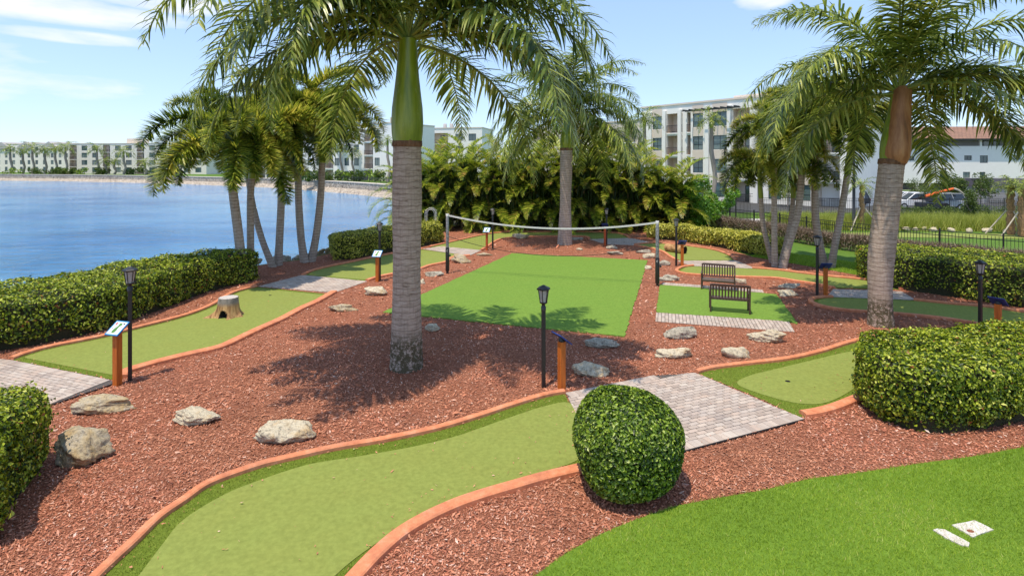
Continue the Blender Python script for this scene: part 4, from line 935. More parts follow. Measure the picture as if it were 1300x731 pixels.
# loose bushes and small trees
def leaf_cloud(name, base, blobs, size, n, mat, label, cat, stem=None, group=None, wr=.5, sp=.9):
    root = empty(name, base, label=label, cat=cat, group=group); Ps = []; Ns = []
    wt = np.array([b[3]*b[4]*b[5] for b in blobs])**.7; wt /= wt.sum()
    for (cx, cy, cz, rx, ry, rz), ww in zip(blobs, wt):
        k = int(n*ww); d = rng.normal(0, 1, (k,3)); d /= np.linalg.norm(d, axis=1, keepdims=True); rr = rng.uniform(.35, 1, k)**.5
        Ps.append(np.array([cx,cy,cz])+d*rr[:,None]*np.array([rx,ry,rz])); Ns.append(d)
    Pn = np.concatenate(Ps); Nn = np.concatenate(Ns); k = Pn[:,2] > .05; Pn = Pn[k]; Nn = Nn[k]
    link('crown', leaf_mesh('crown', Pn, Nn, size, M[mat], np.clip(rng.beta(2,2,len(Pn)), 0, 1), wr=wr, rough=.8), root)
    if stem:
        mb = MB()
        for s_ in stem: mb.tube(s_[0], s_[1], 7)
        mb.build('trunk', M['trunk_far'], root)
    return root
def blobset(w_, h, z0, n, seed, rad):
    r = random.Random(seed); return [(r.uniform(-w_,w_)*(1-.5*abs(k/n-.4)), r.uniform(-w_,w_)*.8, z0+h*k/n, rad*r.uniform(.7,1.2), rad*r.uniform(.7,1.2), rad*r.uniform(.6,.9)) for k in range(n)]
leaf_cloud('shrub', (13.6,39.6,0), blobset(1.5, 3.0, .5, 16, 4, .75), .2, 6500, 'bright', 'bright lime green leafy shrub at the right end of the areca screen', 'shrub', [([(0,0,0),(.1,0,1.5),(.4,0,3)],[.08,.06,.03]), ([(0,0,0),(-.4,0,1.5)],[.06,.03])])
leaf_cloud('shrub', (16.3,42.5,0), blobset(1.4, 2.3, .4, 12, 9, .7), .2, 4500, 'bright', 'smaller light green shrub behind the black fence', 'shrub', [([(0,0,0),(.1,0,2)],[.07,.04])])
# thin brown hedge along the fence
FEN = smooth([(34,21.0), (28,22.6), (23.5,25), (20.6,28.6), (18.7,32), (17.6,36.5), (16.3,40.5), (14.8,44)], k=6)
fl = [Vector(p) for p in FEN]
def offset_line(pl, o):
    r = []; n = len(pl)
    for i, p in enumerate(pl):
        tt = (pl[min(i+1,n-1)]-pl[max(i-1,0)]).normalized(); r.append(p+Vector((-tt.y, tt.x))*o)
    return r
hl = offset_line(fl, .75)
root = empty('dry_hedge', (hl[0].x, hl[0].y, 0), label='thin brown half bare hedge running along the black picket fence', cat='hedge')
Lh = [(a, b, (b-a).length) for a, b in zip(hl[:-1], hl[1:])]; tot = sum(l for _,_,l in Lh); pr = np.array([l/tot for _,_,l in Lh]); n = 52000
ii = rng.choice(len(Lh), n, p=pr); uu = rng.uniform(0,1,n); A_ = np.array([a for a,_,_ in Lh]); B_ = np.array([b for _,b,_ in Lh]); q = A_[ii]+(B_[ii]-A_[ii])*uu[:,None]
z = .88*rng.beta(1.6, .9, n)*(1+.05*np.sin(q[:,0]*3)); c = np.column_stack([q+rng.normal(0,.17,(n,2)), z*.93])-np.array([hl[0].x, hl[0].y, 0])
dr_ = rng.normal(0,.55,(n,3)); dr_[:,2] += .9; dr_ /= np.linalg.norm(dr_, axis=1, keepdims=True); ls = rng.uniform(.12,.34,n)[:,None]; wv = np.cross(dr_, rng.normal(0,1,(n,3))); wv /= np.linalg.norm(wv, axis=1, keepdims=True)
V = np.stack([c-wv*.012, c+wv*.012, c+dr_*ls], 1).reshape(-1,3)
link('twigs', npmesh('twigs', V, np.arange(n*3).reshape(-1,3), M['twig'], np.repeat(rng.random(n),3)), root)
k = rng.random(n) < .30; link('foliage', leaf_mesh('foliage', c[k], rng.normal(0,1,(k.sum(),3)), .075, M['twig'], rng.random(k.sum())*.9), root)
k = (rng.random(n) < .22) & (z < .6); link('low_foliage', leaf_mesh('low_foliage', c[k], rng.normal(0,1,(k.sum(),3)), .085, M['hedge_dark'], rng.random(k.sum())*.8), root)
# ------------------------------------------------------------ lamps
def make_lamp(H, wr=1.0):
    root = empty('garden_lamp'); hz = H-.40
    MB().bbox((0,0,(hz-.05)/2), (.078*wr,.078*wr,hz-.05), .006).build('post', M['black'], root)
    mb = MB(); mb.lathe([(hz-.16,.052), (hz-.07,.056), (hz-.055,.042), (hz-.01,.038), (hz,.062), (hz+.02,.085), (hz+.035,.088)], 12); mb.build('collar', M['black'], root)
    n = 6; r0, r1 = .075, .115; z0, z1 = hz+.035, hz+.30
    g = MB(); g.tube([(0,0,z0), (0,0,z1)], [r0-.006, r1-.008], n, smooth=False); g.build('lantern_glass', M['lens'], root)
    f = MB()
    for j in range(n):
        a = 2*math.pi*j/n; c, s_ = math.cos(a), math.sin(a); f.tube([(c*r0,s_*r0,z0), (c*r1,s_*r1,z1)], .009, 5)
        a2 = 2*math.pi*(j+1)/n
        f.tube([(c*r1,s_*r1,z1), (math.cos(a2)*r1,math.sin(a2)*r1,z1)], .011, 4)
    f.build('lantern_frame', M['black'], root)
    mb = MB(); mb.tube([(0,0,z1), (0,0,z1+.02), (0,0,z1+.045), (0,0,z1+.075), (0,0,z1+.095)], [.15,.155,.13,.06,.03], n, smooth=False); mb.build('cap', M['black'], root)
    return root
LP = [(165,483,2.53,'garden lamp nearest the big left hedge, beside the white map sign'), (690,491.5,2.2,'garden lamp in the middle of the mulch, beside the blue topped post'), (482,356,2.42,'garden lamp left of the thickest palm trunk against the lake'),
      (625.5,316,2.3,'garden lamp behind the left net post beside a small white sign'), (770,311.5,2.2,'farthest garden lamp, in front of the areca screen'), (858.5,338,2.25,'garden lamp just right of the right net post'),
      (1037.5,376.5,2.23,'garden lamp right of the benches below the foxtail palms'), (1244.5,425,2.1,'garden lamp before the right edge hedge, its foot hidden by a hedge')]
lamps = {}
for i, (x, y, H, lb) in enumerate(LP):
    o = make_lamp(H); o.location = P(x, y); o.rotation_euler.z = R(random.uniform(0,60)); tag(o, lb, 'lamp', 'garden lamps along the putting greens')
# ------------------------------------------------------------ hole signs: post, bracket, tilted board with a printed map
def make_sign(H, col='orange', pw=.11, prnt=True, seed=0):
    root = empty('hole_sign'); MB().bbox((0,0,(H-.06)/2), (pw,pw,H-.06), .005).build('post', M[col], root)
    MB().tube([(0,0,H-.07), (0,0,H-.02), (0,-.01,H+.0)], [.066,.07,.06], 10).build('bracket', M['black'], root)
    T = Matrix.Translation((0,0,H+.015)) @ Matrix.Rotation(R(38), 4, 'X'); s = .185
    MB().bbox((0,0,0), (2*s,2*s,.022), .004, T).build('board', M['blue'], root)
    p = MB(); z = .0125
    def poly(pts, dz): p.add([T @ Vector((a*s, b*s, z+dz)) for a, b in pts], [tuple(range(len(pts)))])
    p.mi = 1; poly([(-.97,-.97),(.97,-.97),(.97,.97),(-.97,.97)], 0)
    p.mi = 0; poly([(-.84,-.84),(.84,-.84),(.84,.84),(-.84,.84)], .001)
    if prnt:
        p.mi = 2; r = random.Random(seed)
        g = [(-.36+.1*math.sin(3*t_+seed), t_) for t_ in (-.6,-.35,-.1,.15,.4,.6)]; poly(smooth([(-.2,-.68),(.12,-.66),(.22,-.3),(.16,.1),(.34,.4),(.2,.66),(-.14,.62),(-.1,.3),(-.3,-.1),(-.34,-.45)], True, 3), .002)
        p.mi = 3; poly([(-.7,.42),(-.45,.42),(-.45,.7),(-.7,.7)], .002); p.mi = 4; poly([(.42,.5),(.68,.5),(.68,.68),(.42,.68)], .002); poly([(-.72,-.1),(-.45,-.1),(-.45,-.03),(-.72,-.03)], .002); poly([(.42,.1),(.7,.1),(.7,.17),(.42,.17)], .002)
    p.build('map_print', [M['panel'], M['teal'], M['pgreen'], M['pred'], M['pblack']], root)
    return root
# yaw: direction the low edge of the board faces (0 = towards the camera side, -Y)
SG = [(149,489,1.22,'orange',.13,-16,'white map sign on an orange post beside the left lamp and paving'),
      (713,494,1.08,'orange',.13,118,'blue topped orange post in the middle beside the lamp, board turned away'),
      (479,357.5,1.12,'orange',.12,-8,'white board on an orange post left of the thickest palm trunk'),
      (618,318,1.12,'orange_red',.11,-14,'small white sign on a red post behind the left net post'),
      (768,312.5,1.2,'orange_red',.13,172,'red post in front of the farthest lamp behind the net'),
      (866,339,1.12,'orange',.12,176,'orange post with a dark board beside the lamp at the right net post'),
      (1048,377.5,1.12,'orange',.12,170,'orange post with a blue board right of the benches'),
      (1267,432,1.05,'orange',.13,120,'blue board on an orange post at the right edge above the low hedge')]
for i, (x, y, H, c, pw, yw, lb) in enumerate(SG):
    o = make_sign(H, c, pw, True, i); o.location = P(x, y); o.rotation_euler.z = R(yw); tag(o, lb, 'sign', 'map signs standing at the putting greens')
# ------------------------------------------------------------ benches
def make_bench(W=1.22):
    root = empty('garden_bench')   # faces +Y, back at -Y
    bm_ = M['bench']; back_t = Matrix.Translation((0,-.27,.40)) @ Matrix.Rotation(R(9), 4, 'X')
    for sx in (-1, 1):
        MB().bbox((sx*(W/2-.025), .23, .31), (.05,.05,.62), .004).build('leg', bm_, root)
        mb = MB(); mb.bbox((sx*(W/2-.025), -.27, .2), (.05,.055,.42), .004); mb.bbox((sx*(W/2-.025), 0, .26), (.05,.055,.52), .004, back_t); mb.build('leg', bm_, root)
        MB().bbox((sx*(W/2-.025), -.03, .635), (.06,.58,.028), .004).build('armrest', bm_, root)
        MB().bbox((sx*(W/2-.028), -.02, .36), (.03,.5,.06), .003).build('side_rail', bm_, root)
    MB().bbox((0,.0,.50), (W-.1,.035,.075), .004, back_t).build('top_rail', bm_, root)
    MB().bbox((0,.0,.06), (W-.1,.032,.055), .004, back_t).build('lower_rail', bm_, root)
    MB().bbox((0,.235,.36), (W-.1,.03,.07), .004).build('front_rail', bm_, root)
    me = None; n = 12
    for k in range(n):
        x = -W/2+.1+(W-.2)*k/(n-1)
        if me is None: me = MB().bbox((0,.0,.275), (.048,.014,.38), .003, back_t).mesh('back_slat', bm_)
        link('back_slat', me, root, (x,0,0))
    me = MB().bbox((0,0,0), (W-.06,.078,.02), .003).mesh('seat_slat', bm_)
    for k in range(5): link('seat_slat', me, root, (0, -.2+.1*k, .405))
    return root
bA = make_bench(); a, c = P(901,396.5), P(953,400.5); q = (a+c)/2; th = math.atan2(c.y-a.y, c.x-a.x)
bA.location = (q.x+.27*-math.sin(th)*1, q.y+.27*math.cos(th), .03); bA.rotation_euler.z = th; tag(bA, 'dark slatted bench nearer the camera, seen from behind on the small green', 'bench', 'two dark benches facing each other')
bB = copy_tree(bA); a, c = P(889.5,367.8), P(934,371.5); q = (a+c)/2; th2 = math.atan2(c.y-a.y, c.x-a.x)
bB.location = (q.x-.23*math.sin(th2), q.y+.23*math.cos(th2), .006); bB.rotation_euler.z = th2+math.pi; tag(bB, 'farther dark slatted bench facing the camera behind the other bench', 'bench', 'two dark benches facing each other')
# ------------------------------------------------------------ net
def net_post(x, yb, yt, label):
    b = P(x, yb); s = (yb-HY)/CH; H = (yb-yt)/s; root = empty('net_post', b, label=label, cat='post', group='two padded posts holding the net')
    MB().lathe([(0,.06), (.05,.055), (H,.055)], 12).build('pole', M['black'], root)
    MB().lathe([(.1,.075), (.12,.084), (H*.42,.084), (H*.43,.075)], 16).build('black_pad', M['black'], root)
    MB().lathe([(H*.435,.062), (H*.44,.066), (H*.94,.064), (H*.95,.058)], 16).build('grey_wrap', M['greytape'], root)
    MB().lathe([(H*.95,.062), (H*.99,.07), (H,.05)], 12).build('cap', M['tape'], root)
    MB().tube([(.09,-.02,H*.3), (.15,-.03,H*.3)], [.05,.035], 8).build('winch_knob', M['black'], root)
    ang = math.atan2(-b.y, -b.x); rg = MB(); n = 14; pts = []
    for j in range(n-3):
        a = R(50)+2*math.pi*j/n; uu = .034*math.cos(a); zz = .034*math.sin(a); th = ang+uu/.1; pts.append((math.cos(th)*.087, math.sin(th)*.087, H*.38+zz))
    rg.tube(pts, .008, 4); rg.build('ring_mark', M['tape'], root)
    return b, H
p0, H0 = net_post(568,347,271,'left padded net post with a black lower half'); p1, H1 = net_post(834.5,363,280,'right padded net post beside the garden lamp')
net = empty('sports_net', p0, label='slack white topped net hanging between the two padded posts', cat='net')
d = p1-p0; t0 = Vector((0,0,H0*.97)); t1 = d+Vector((0,0,H1*.97))
def sag(a, b, s_, n=24): return [a+(b-a)*(i/n)-Vector((0,0,s_*4*(i/n)*(1-i/n))) for i in range(n+1)]
tp = sag(t0, t1, .40); q = d.normalized(); nv = Vector((-q.y, q.x, 0))
mb = MB(); vs = []
for p in tp: vs += [p+nv*.006+Vector((0,0,.035)), p-nv*.006+Vector((0,0,.035)), p-nv*.006-Vector((0,0,.035)), p+nv*.006-Vector((0,0,.035))]
mb.add(vs, [(i*4+j, i*4+(j+1)%4, i*4+4+(j+1)%4, i*4+4+j) for i in range(24) for j in range(4)]); mb.build('top_tape', M['tape'], net)
bt_ = sag(Vector((0,0,H0*.62)), d+Vector((0,0,H1*.62)), .62)
MB().tube(bt_, .012, 5).build('bottom_cord', M['cord'], net)
mb = MB(); nx = 90
for i in range(nx+1):
    f = i/nx*24; j = min(int(f), 23); g = f-j; mb.tube([tp[j].lerp(tp[j+1], g), bt_[j].lerp(bt_[j+1], g)], .0011, 3, cap=False)
for k in range(1, 11): mb.tube([a.lerp(c, k/11) for a, c in zip(tp, bt_)], .0011, 3, cap=False)
mb.build('netting', M['cord'], net, kind='stuff')
# ------------------------------------------------------------ stump and hollow log
def stump():
    c = P(291,402); root = empty('tree_stump', (c.x-.02,c.y,.02), label='cut tree stump with an arched hole standing on the left green', cat='tree stump'); nA, nZ = 56, 22; H = .72; V = []
    hole = R(-92)
    for k in range(nZ+1):
        z = H*k/nZ
        for j in range(nA):
            a = 2*math.pi*j/nA; fl = math.exp(-z/.16); rt = .5+.5*math.cos(a*5+.8+math.sin(a*2)); r = .345-.035*z/H+fl*(.07+.26*rt**2*(1.6 if math.cos(a-R(205)) > .75 else .6))+.012*math.sin(a*13+z*9)+.01*math.sin(a*23)
            dz = abs((a-hole+math.pi) % (2*math.pi)-math.pi)/.36; ins_ = dz < 1 and z < .27*math.sqrt(max(0, 1-dz*dz)); 
            if ins_: r *= .45
            V.append((math.cos(a)*r*1.05, math.sin(a)*r, z))
    F = [(k*nA+j, k*nA+(j+1)%nA, (k+1)*nA+(j+1)%nA, (k+1)*nA+j) for k in range(nZ) for j in range(nA)]
    mats = []; mb = MB()
    for f in F:
        pass
    mb.add(V, F, True)
    for i, f in enumerate(mb.f):
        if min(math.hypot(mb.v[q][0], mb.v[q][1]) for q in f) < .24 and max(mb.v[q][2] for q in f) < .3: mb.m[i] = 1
    mb.build('bark', [M['stump'], M['dark']], root)
    top = V[-nA:]; t2 = [(x*.97, y*.97, H+.012) for x, y, z in top]; m2 = MB(); m2.add([(x,y,H) for x,y,z in top]+t2, [tuple(range(nA, 2*nA))]+[(j,(j+1)%nA,nA+(j+1)%nA,nA+j) for j in range(nA)]); m2.build('cut_face', M['cut'], root); root.scale = (.84,.84,.82)
stump()
a, c = P(846,319), P(873,322); root = empty('hollow_log', (a.x,a.y,.02), label='short hollow log with a black opening lying on the far right green', cat='log'); d = c-a; Lg = d.length; rot = math.atan2(d.y, d.x); root.rotation_euler.z = rot-.25
n = 20; mb = MB(); lp = [(i/8*Lg, 0, .2+.02*math.sin(i*2)) for i in range(9)]; mb.tube(lp, [.2,.215,.205,.215,.2,.21,.22,.215,.21], n, cap=False, prof=lambda j, i: 1+.05*math.sin(j*2.3+i)); mb.build('log_bark', M['stump'], root)
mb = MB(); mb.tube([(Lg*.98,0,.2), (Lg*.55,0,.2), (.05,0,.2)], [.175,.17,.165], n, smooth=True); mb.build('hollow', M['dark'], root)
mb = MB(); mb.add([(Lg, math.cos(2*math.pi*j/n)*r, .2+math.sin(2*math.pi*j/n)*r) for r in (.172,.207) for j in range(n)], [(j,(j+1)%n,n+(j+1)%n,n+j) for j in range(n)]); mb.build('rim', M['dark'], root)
# cup holes, slabs in the lawn
for x, y, lb in ((1000,485,'small golf cup hole in the right green'), (343,375.5,'small golf cup hole in the green with the stump')):
    c = P(x, y); o = MB().lathe([(0,.05),(.004,.054)], 16).build('cup', M['dark'], None, (c.x,c.y,.021)); tag(o, lb, 'golf hole')
def slab(px, label, hole=False):
    poly = ccw([P2(*p) for p in px]); c = Vector(poly[0]); root = empty('ground_slab', (c.x,c.y,0), label=label, cat='slab')
    pl = jag([(x-c.x, y-c.y) for x, y in poly], .006); MB().prism(pl, 0, .028).build('slab', M['concrete'], root)
    if hole:
        h = P(1232,676.5)-Vector((c.x,c.y,0)); MB().prism([(h.x+.045*math.cos(a_), h.y+.03*math.sin(a_)) for a_ in [k*math.pi/5 for k in range(10)]], .027, .032).build('lifting_hole', M['rust'], root)
slab([(1209,668.5),(1237,662),(1260.5,674),(1235,684)], 'square white concrete cover with a rusty hole in the foreground lawn', True)
slab([(1184.5,674.5),(1190,673),(1199,674),(1216,683),(1231,691),(1229,695.5),(1222,694.5),(1203,686)], 'narrow curved white concrete edge left of the square cover in the lawn')
# white wire arch by the areca screen
c = P(547,305); s = (305-HY)/CH; root = empty('garden_arch', (-5.42,36.3,0), label='white wire garden arch standing between the yellow hedge and the areca palms', cat='arch'); mb = MB()
for yo in (-.25,.25):
    for rr in (.36,.26): mb.tube([(-rr,yo,0)]+[(-rr*math.cos(a_), yo, 1.5+rr*math.sin(a_)) for a_ in [k*math.pi/10 for k in range(11)]]+[(rr,yo,0)], .008, 4)
for k in range(8): mb.tube([(-.36,-.25,.3+k*.2), (-.36,.25,.3+k*.2)], .01, 4); mb.tube([(.36,-.25,.3+k*.2), (.36,.25,.3+k*.2)], .01, 4)
mb.build('arch_frame', M['panel'], root)

# ------------------------------------------------------------ fences
def picket_fence(pl, H, label, sp=.135, pts_every=2.4, objs=300, z0=0.0, name='picket_fence', thick=.019):
    pl = [Vector(p) for p in pl]; root = empty(name, (pl[0].x, pl[0].y, z0), label=label, cat='fence'); o = Vector((pl[0].x, pl[0].y, 0)); seg = [(a, b, (b-a).length) for a, b in zip(pl[:-1], pl[1:])]; tot = sum(l for *_, l in seg)
    def at(s_):
        for a, b, l in seg:
            if s_ <= l: return a+(b-a)*(s_/l), math.atan2(b.y-a.y, b.x-a.x)
            s_ -= l
        a, b, l = seg[-1]; return b, math.atan2(b.y-a.y, b.x-a.x)
    n = int(tot/sp); pm = MB().cbox((0,0,H/2-.05), (thick,thick,H-.12)).mesh('picket', M['black']); rest = MB(); cnt = []
    for i in range(n):
        p, a = at(i*sp); cnt.append((p.length, p, a))
    cnt.sort(key=lambda q: q[0])
    for i, (_, p, a) in enumerate(cnt):
        if i < objs: link('picket', pm, root, (p.x-o.x, p.y-o.y, 0), (0,0,a))
        else: rest.cbox((0,0,H/2-.05), (thick,thick,H-.12), Matrix.Translation((p.x-o.x,p.y-o.y,0)) @ Matrix.Rotation(a,4,'Z'))
    if rest.v: rest.build('pickets', M['black'], root, kind='stuff')
    po = MB().bbox((0,0,H/2+.03), (.07,.07,H+.06), .006).mesh('fence_post', M['black'])
    for i in range(int(tot/pts_every)+1):
        p, a = at(i*pts_every); link('fence_post', po, root, (p.x-o.x, p.y-o.y, 0), (0,0,a))
    for z in (.15, H-.28, H-.06):
        r_ = MB(); q = [(p.x-o.x, p.y-o.y, z) for p in pl]
        for a, b in zip(q[:-1], q[1:]):
            dv = Vector(b)-Vector(a); r_.cbox((dv.length/2,0,0), (dv.length,.03,.035), Matrix.Translation(a) @ Matrix.Rotation(math.atan2(dv.y,dv.x),4,'Z'))
        r_.build('rail', M['black'], root)
    return root
picket_fence([p for p in FEN], 1.5, 'black metal picket fence behind the brown hedge at right')
picket_fence([(14.8,44),(16.6,45.5),(20.6,46.5)], 2.3, 'taller black fence panel beyond the light green shrubs')
picket_fence([(24,52),(34,51),(50,50)], 1.6, 'black fence farther off in front of the parked cars', sp=.16, objs=0)
rl = [p for p in wl if -75 < p[0] < -19]
picket_fence([(x+.4, y+1.4) for x, y in reversed(rl)], 1.1, 'thin dark railing on top of the stone seawall', sp=.3, objs=0, z0=1.1)

# ------------------------------------------------------------ buildings
def facade_wall(mb, W, z0, z1, ops, Mx, depth=.22, mi=0):
    """wall in the local XZ plane facing -Y with real openings and reveals; ops = (x0, x1, z0, z1)"""
    xs_ = sorted({0, W} | {o[0] for o in ops} | {o[1] for o in ops}); zs = sorted({z0, z1} | {o[2] for o in ops} | {o[3] for o in ops}); mb.mi = mi
    for xa, xb in zip(xs_[:-1], xs_[1:]):
        run = None
        for za, zb in list(zip(zs[:-1], zs[1:])):
            cx, cz = (xa+xb)/2, (za+zb)/2
            if any(o[0] < cx < o[1] and o[2] < cz < o[3] for o in ops): continue
            mb.add([Mx @ Vector(p) for p in ((xa,0,za),(xb,0,za),(xb,0,zb),(xa,0,zb))], [(0,1,2,3)])
    for a, b, c, d_ in ops:
        mb.add([Mx @ Vector(p) for p in ((a,0,c),(b,0,c),(b,0,d_),(a,0,d_),(a,depth,c),(b,depth,c),(b,depth,d_),(a,depth,d_))], [(0,4,5,1),(1,5,6,2),(2,6,7,3),(3,7,4,0)])
WC = {}
def window(root, Mx, a, b, c, d_, depth=.14, mull=1, tr=.55):
    w_, h_ = round(b-a, 2), round(d_-c, 2); k = (w_, h_, mull, tr)
    if k not in WC:
        f = MB(); t_ = .07
        for q in ((-w_/2,0,-w_/2+t_,h_), (w_/2-t_,0,w_/2,h_), (-w_/2+t_,0,w_/2-t_,t_), (-w_/2+t_,h_-t_,w_/2-t_,h_)): f.box(q[0],-.03,q[1],q[2],.03,q[3])
        for j in range(1, mull+1): x = -w_/2+w_*j/(mull+1); f.box(x-.03,-.025,t_,x+.03,.025,h_-t_)
        if tr: f.box(-w_/2+t_,-.022,h_*(1-tr)-.03,w_/2-t_,.022,h_*(1-tr)+.03)
        WC[k] = (f.mesh('window', M['frame']), MB().box(-w_/2+.02,-.006,.02,w_/2-.02,.006,h_-.02).mesh('pane', M['glass']))
    T = Mx @ Matrix.Translation(((a+b)/2, depth, c)); o = link('window', WC[k][0], root); o.matrix_local = T; p = link('pane', WC[k][1], o); return o
def frame_at(p0, p1):
    """matrix of a facade whose left end (seen from outside) is p0 and right end p1"""
    a, b = Vector(p0), Vector(p1); th = math.atan2(b.y-a.y, b.x-a.x); return Matrix.Rotation(th, 4, 'Z'), (b-a).length
def apartment(name, p0, p1, z0, H, storeys, mods, label, depth=14, wall='bwhite', cat='building', para=.9, extra=None, sh=3.1, shift=0):
    """mods: list of (x0, x1, kind) along the facade; kinds: 'w' window bay in beige, 'n' plain window, 'b' balcony recess, 's' narrow recess"""
    Mx, W = frame_at(p0, p1); root = empty(name, (p0[0], p0[1], z0), label=label, cat=cat); g0 = H-storeys*sh-para
    wops = []; recs_ = []
    for x0, x1, kd in mods:
        if x1 > W or x0 < 0: continue
        for s_ in range(storeys):
            zb = g0+s_*sh
            if kd in 'wn': wops.append((x0, x1, zb+.75, zb+2.55, kd))
            else: recs_.append((x0, x1, zb+.12, zb+2.8, kd))
    mb = MB(); facade_wall(mb, W, -1.5, H, [o[:4] for o in wops+recs_], Mx, .25)
    # sides, back and roof
    for f in (((W,0,-1.5),(W,depth,-1.5),(W,depth,H),(W,0,H)), ((0,depth,-1.5),(0,0,-1.5),(0,0,H),(0,depth,H)), ((W,depth,-1.5),(0,depth,-1.5),(0,depth,H),(W,depth,H)), ((0,0,H-.35),(W,0,H-.35),(W,depth,H-.35),(0,depth,H-.35))): mb.add([Mx @ Vector(p) for p in f], [(0,1,2,3)])
    mb.build('wall', M[wall], root)
    pm = MB()
    for q in ((-.12,-.12,W+.12,.1), (-.12,.1,.1,depth+.1), (W-.1,.1,W+.12,depth+.1)): pm.box(q[0],q[1],H-.02,q[2],q[3],H+.22,Mx)
    pm.build('parapet', M['bbeige'], root)
    # beige panels between window bays, pilasters
    pan = MB()
    for x0, x1, kd in mods:
        if kd == 'w' and x1 <= W:
            for s_ in range(storeys): MB().box(x0-.05,-.03,g0+s_*sh+2.6,x1+.05,.02,g0+s_*sh+sh+.7,Mx).build('beige_panel', M['bbeige'], root)

    for x0, x1, za, zb, kd in wops: window(root, Mx, x0, x1, za, zb, mull=1, tr=.62 if kd == 'w' else 0)
    for x0, x1, za, zb, kd in recs_:
        D = 1.5; r_ = MB(); 
        r_.add([Mx @ Vector(p) for p in ((x0,.25,za),(x1,.25,za),(x1,D,za),(x0,D,za),(x0,.25,zb),(x1,.25,zb),(x1,D,zb),(x0,D,zb))], [(0,3,7,4),(1,5,6,2),(3,2,6,7),(0,1,2,3),(4,7,6,5)]); r_.build('balcony_recess', M['bbeige'], root)
        MB().box(x0+.01,-.16,za-.16,x1-.01,-.01,za+.01,Mx).build('balcony_slab', M['bwhite'], root)
        rl_ = MB(); rl_.box(x0,-.1,za+1.0,x1,-.05,za+1.06,Mx); rl_.box(x0,-.1,za+.12,x1,-.05,za+.17,Mx); k = int((x1-x0)/.16)
        for j in range(k+1): xx = x0+.02+(x1-x0-.06)*j/max(k,1); rl_.box(xx,-.09,za+.17,xx+.03,-.06,za+1.0,Mx)
        rl_.build('railing', M['rail'], root)
        if kd == 'b': window(root, Mx, x0+(x1-x0)*.42, x0+(x1-x0)*.42+1.1, za+.03, za+2.15, depth=D-.06, mull=1, tr=0)
    return root, Mx
def K2W(px, Y): return ((px-CX)/FPX*Y, Y)
# near apartment house, right of centre
pA = Vector((19.0,79.6)); dA = Vector((.64,-.77)).normalized(); LA = 27.5; pB = pA+dA*LA; o_ = 12.5
mods = []
for base in (0, 10.9):
    mods += [(a+o_+base, b+o_+base, k) for a, b, k in ((-10.6,-9.07,'w'), (-8.2,-5.73,'b'), (-5.05,-4.57+.1,'s'), (-2.64-1.5,-2.64,'w'), (-1.22,.69,'w'), (1.5,3.7,'b'))] if base == 0 else [(a+o_+4.6, b+o_+4.6, k) for a, b, k in ((.1,.6,'s'), (1.4,2.9,'w'), (4.3,6.2,'w'), (7.0,9.2,'b'))]
mods = [m_ for m_ in mods if m_[0] > 0]
B1, M1 = apartment('apartment_building', tuple(pA), tuple(pB), 0, 12.9, 4, mods, 'white and beige four storey apartment block with balconies behind the shrubs', 15, sh=3.05)
pm = MB()
for x in (1.35, 3.75, 6.2, 10.3, 13.4, 16.8): pm.box(x, -.32, -1, x+.5, -.01, 12.2, M1)
pm.build('pilaster', M['bwhite'], B1)
MB().box(12, 4, 12.5, 19, 9, 13.9, M1).build('roof_hut', M['bbeige'], B1)
tr = MB()
for k in range(9): tr.box(7.6+k*.9, -1.3, 11.9, 7.72+k*.9, .0, 12.05, M1)
tr.box(7.4,-1.2,11.8,15.2,-1.1,11.9,M1); tr.box(7.4,-.4,11.8,15.2,-.3,11.9,M1); tr.build('roof_trellis', M['frame'], B1)
# farther wing to the left of it
a_, b_ = K2W(676,122), K2W(812,98); Mq, Wq = frame_at(a_, b_)
apartment('apartment_building', a_, b_, 0, 12.6, 4, [(x, x+2.0, 'w') if i % 3 else (x, x+2.6, 'b') for i, x in enumerate(np.arange(1.5, Wq-3, 4.2))], 'farther beige apartment wing seen just above the areca palms', 14, wall='bbeige')
# block behind the areca screen left
a_, b_ = K2W(520,142), K2W(612,138); Bq, Mq = apartment('apartment_building', a_, b_, .5, 13.4, 4, [(2,4,'n'), (6.2,10.5,'b'), (12.5,14.5,'n'), (16,18,'n')], 'pale apartment block with a columned top terrace, right of the thickest trunk', 12)
mb = MB(); [mb.lathe([(14.0,.5),(14.9,.5),(15.0,.3)], 8, (v.x, v.y)) for v in [Mq @ Vector((8+k*1.8, 5, 0)) for k in range(3)]]; mb.build('roof_vent', M['bgrey'], Bq)
# white block across the water
a_, b_ = K2W(325,146), K2W(500,120); Mq, Wq = frame_at(a_, b_)
apartment('apartment_building', a_, b_, 1.0, 12.8, 4, [(x, x+1.6, 'n') if i % 4 else (x, x+2.8, 'b') for i, x in enumerate(np.arange(1.2, Wq-3, 3.3))], 'white apartment block across the water behind the lakeside palms', 14)
# tower with stacked balconies
root = empty('tower', (-40,185,0), label='tall pale tower with stacked balconies far behind the thickest palm', cat='building'); MB().box(-1.5,0,0,2.5,10,20.6).build('wall', M['bbeige'], root)
for k in range(6): MB().box(-4.5,1,2.8+3.0*k,-1.51,8,3.15+3.0*k).build('balcony_slab', M['bgrey'], root); MB().box(-4.3,.9,3.16+3*k,-1.6,.98,4.1+3*k).build('railing', M['bwhite'], root)
MB().box(-3.9,2.0,0,-1.52,7,19.0).build('glazed_bay', M['glass'], root)
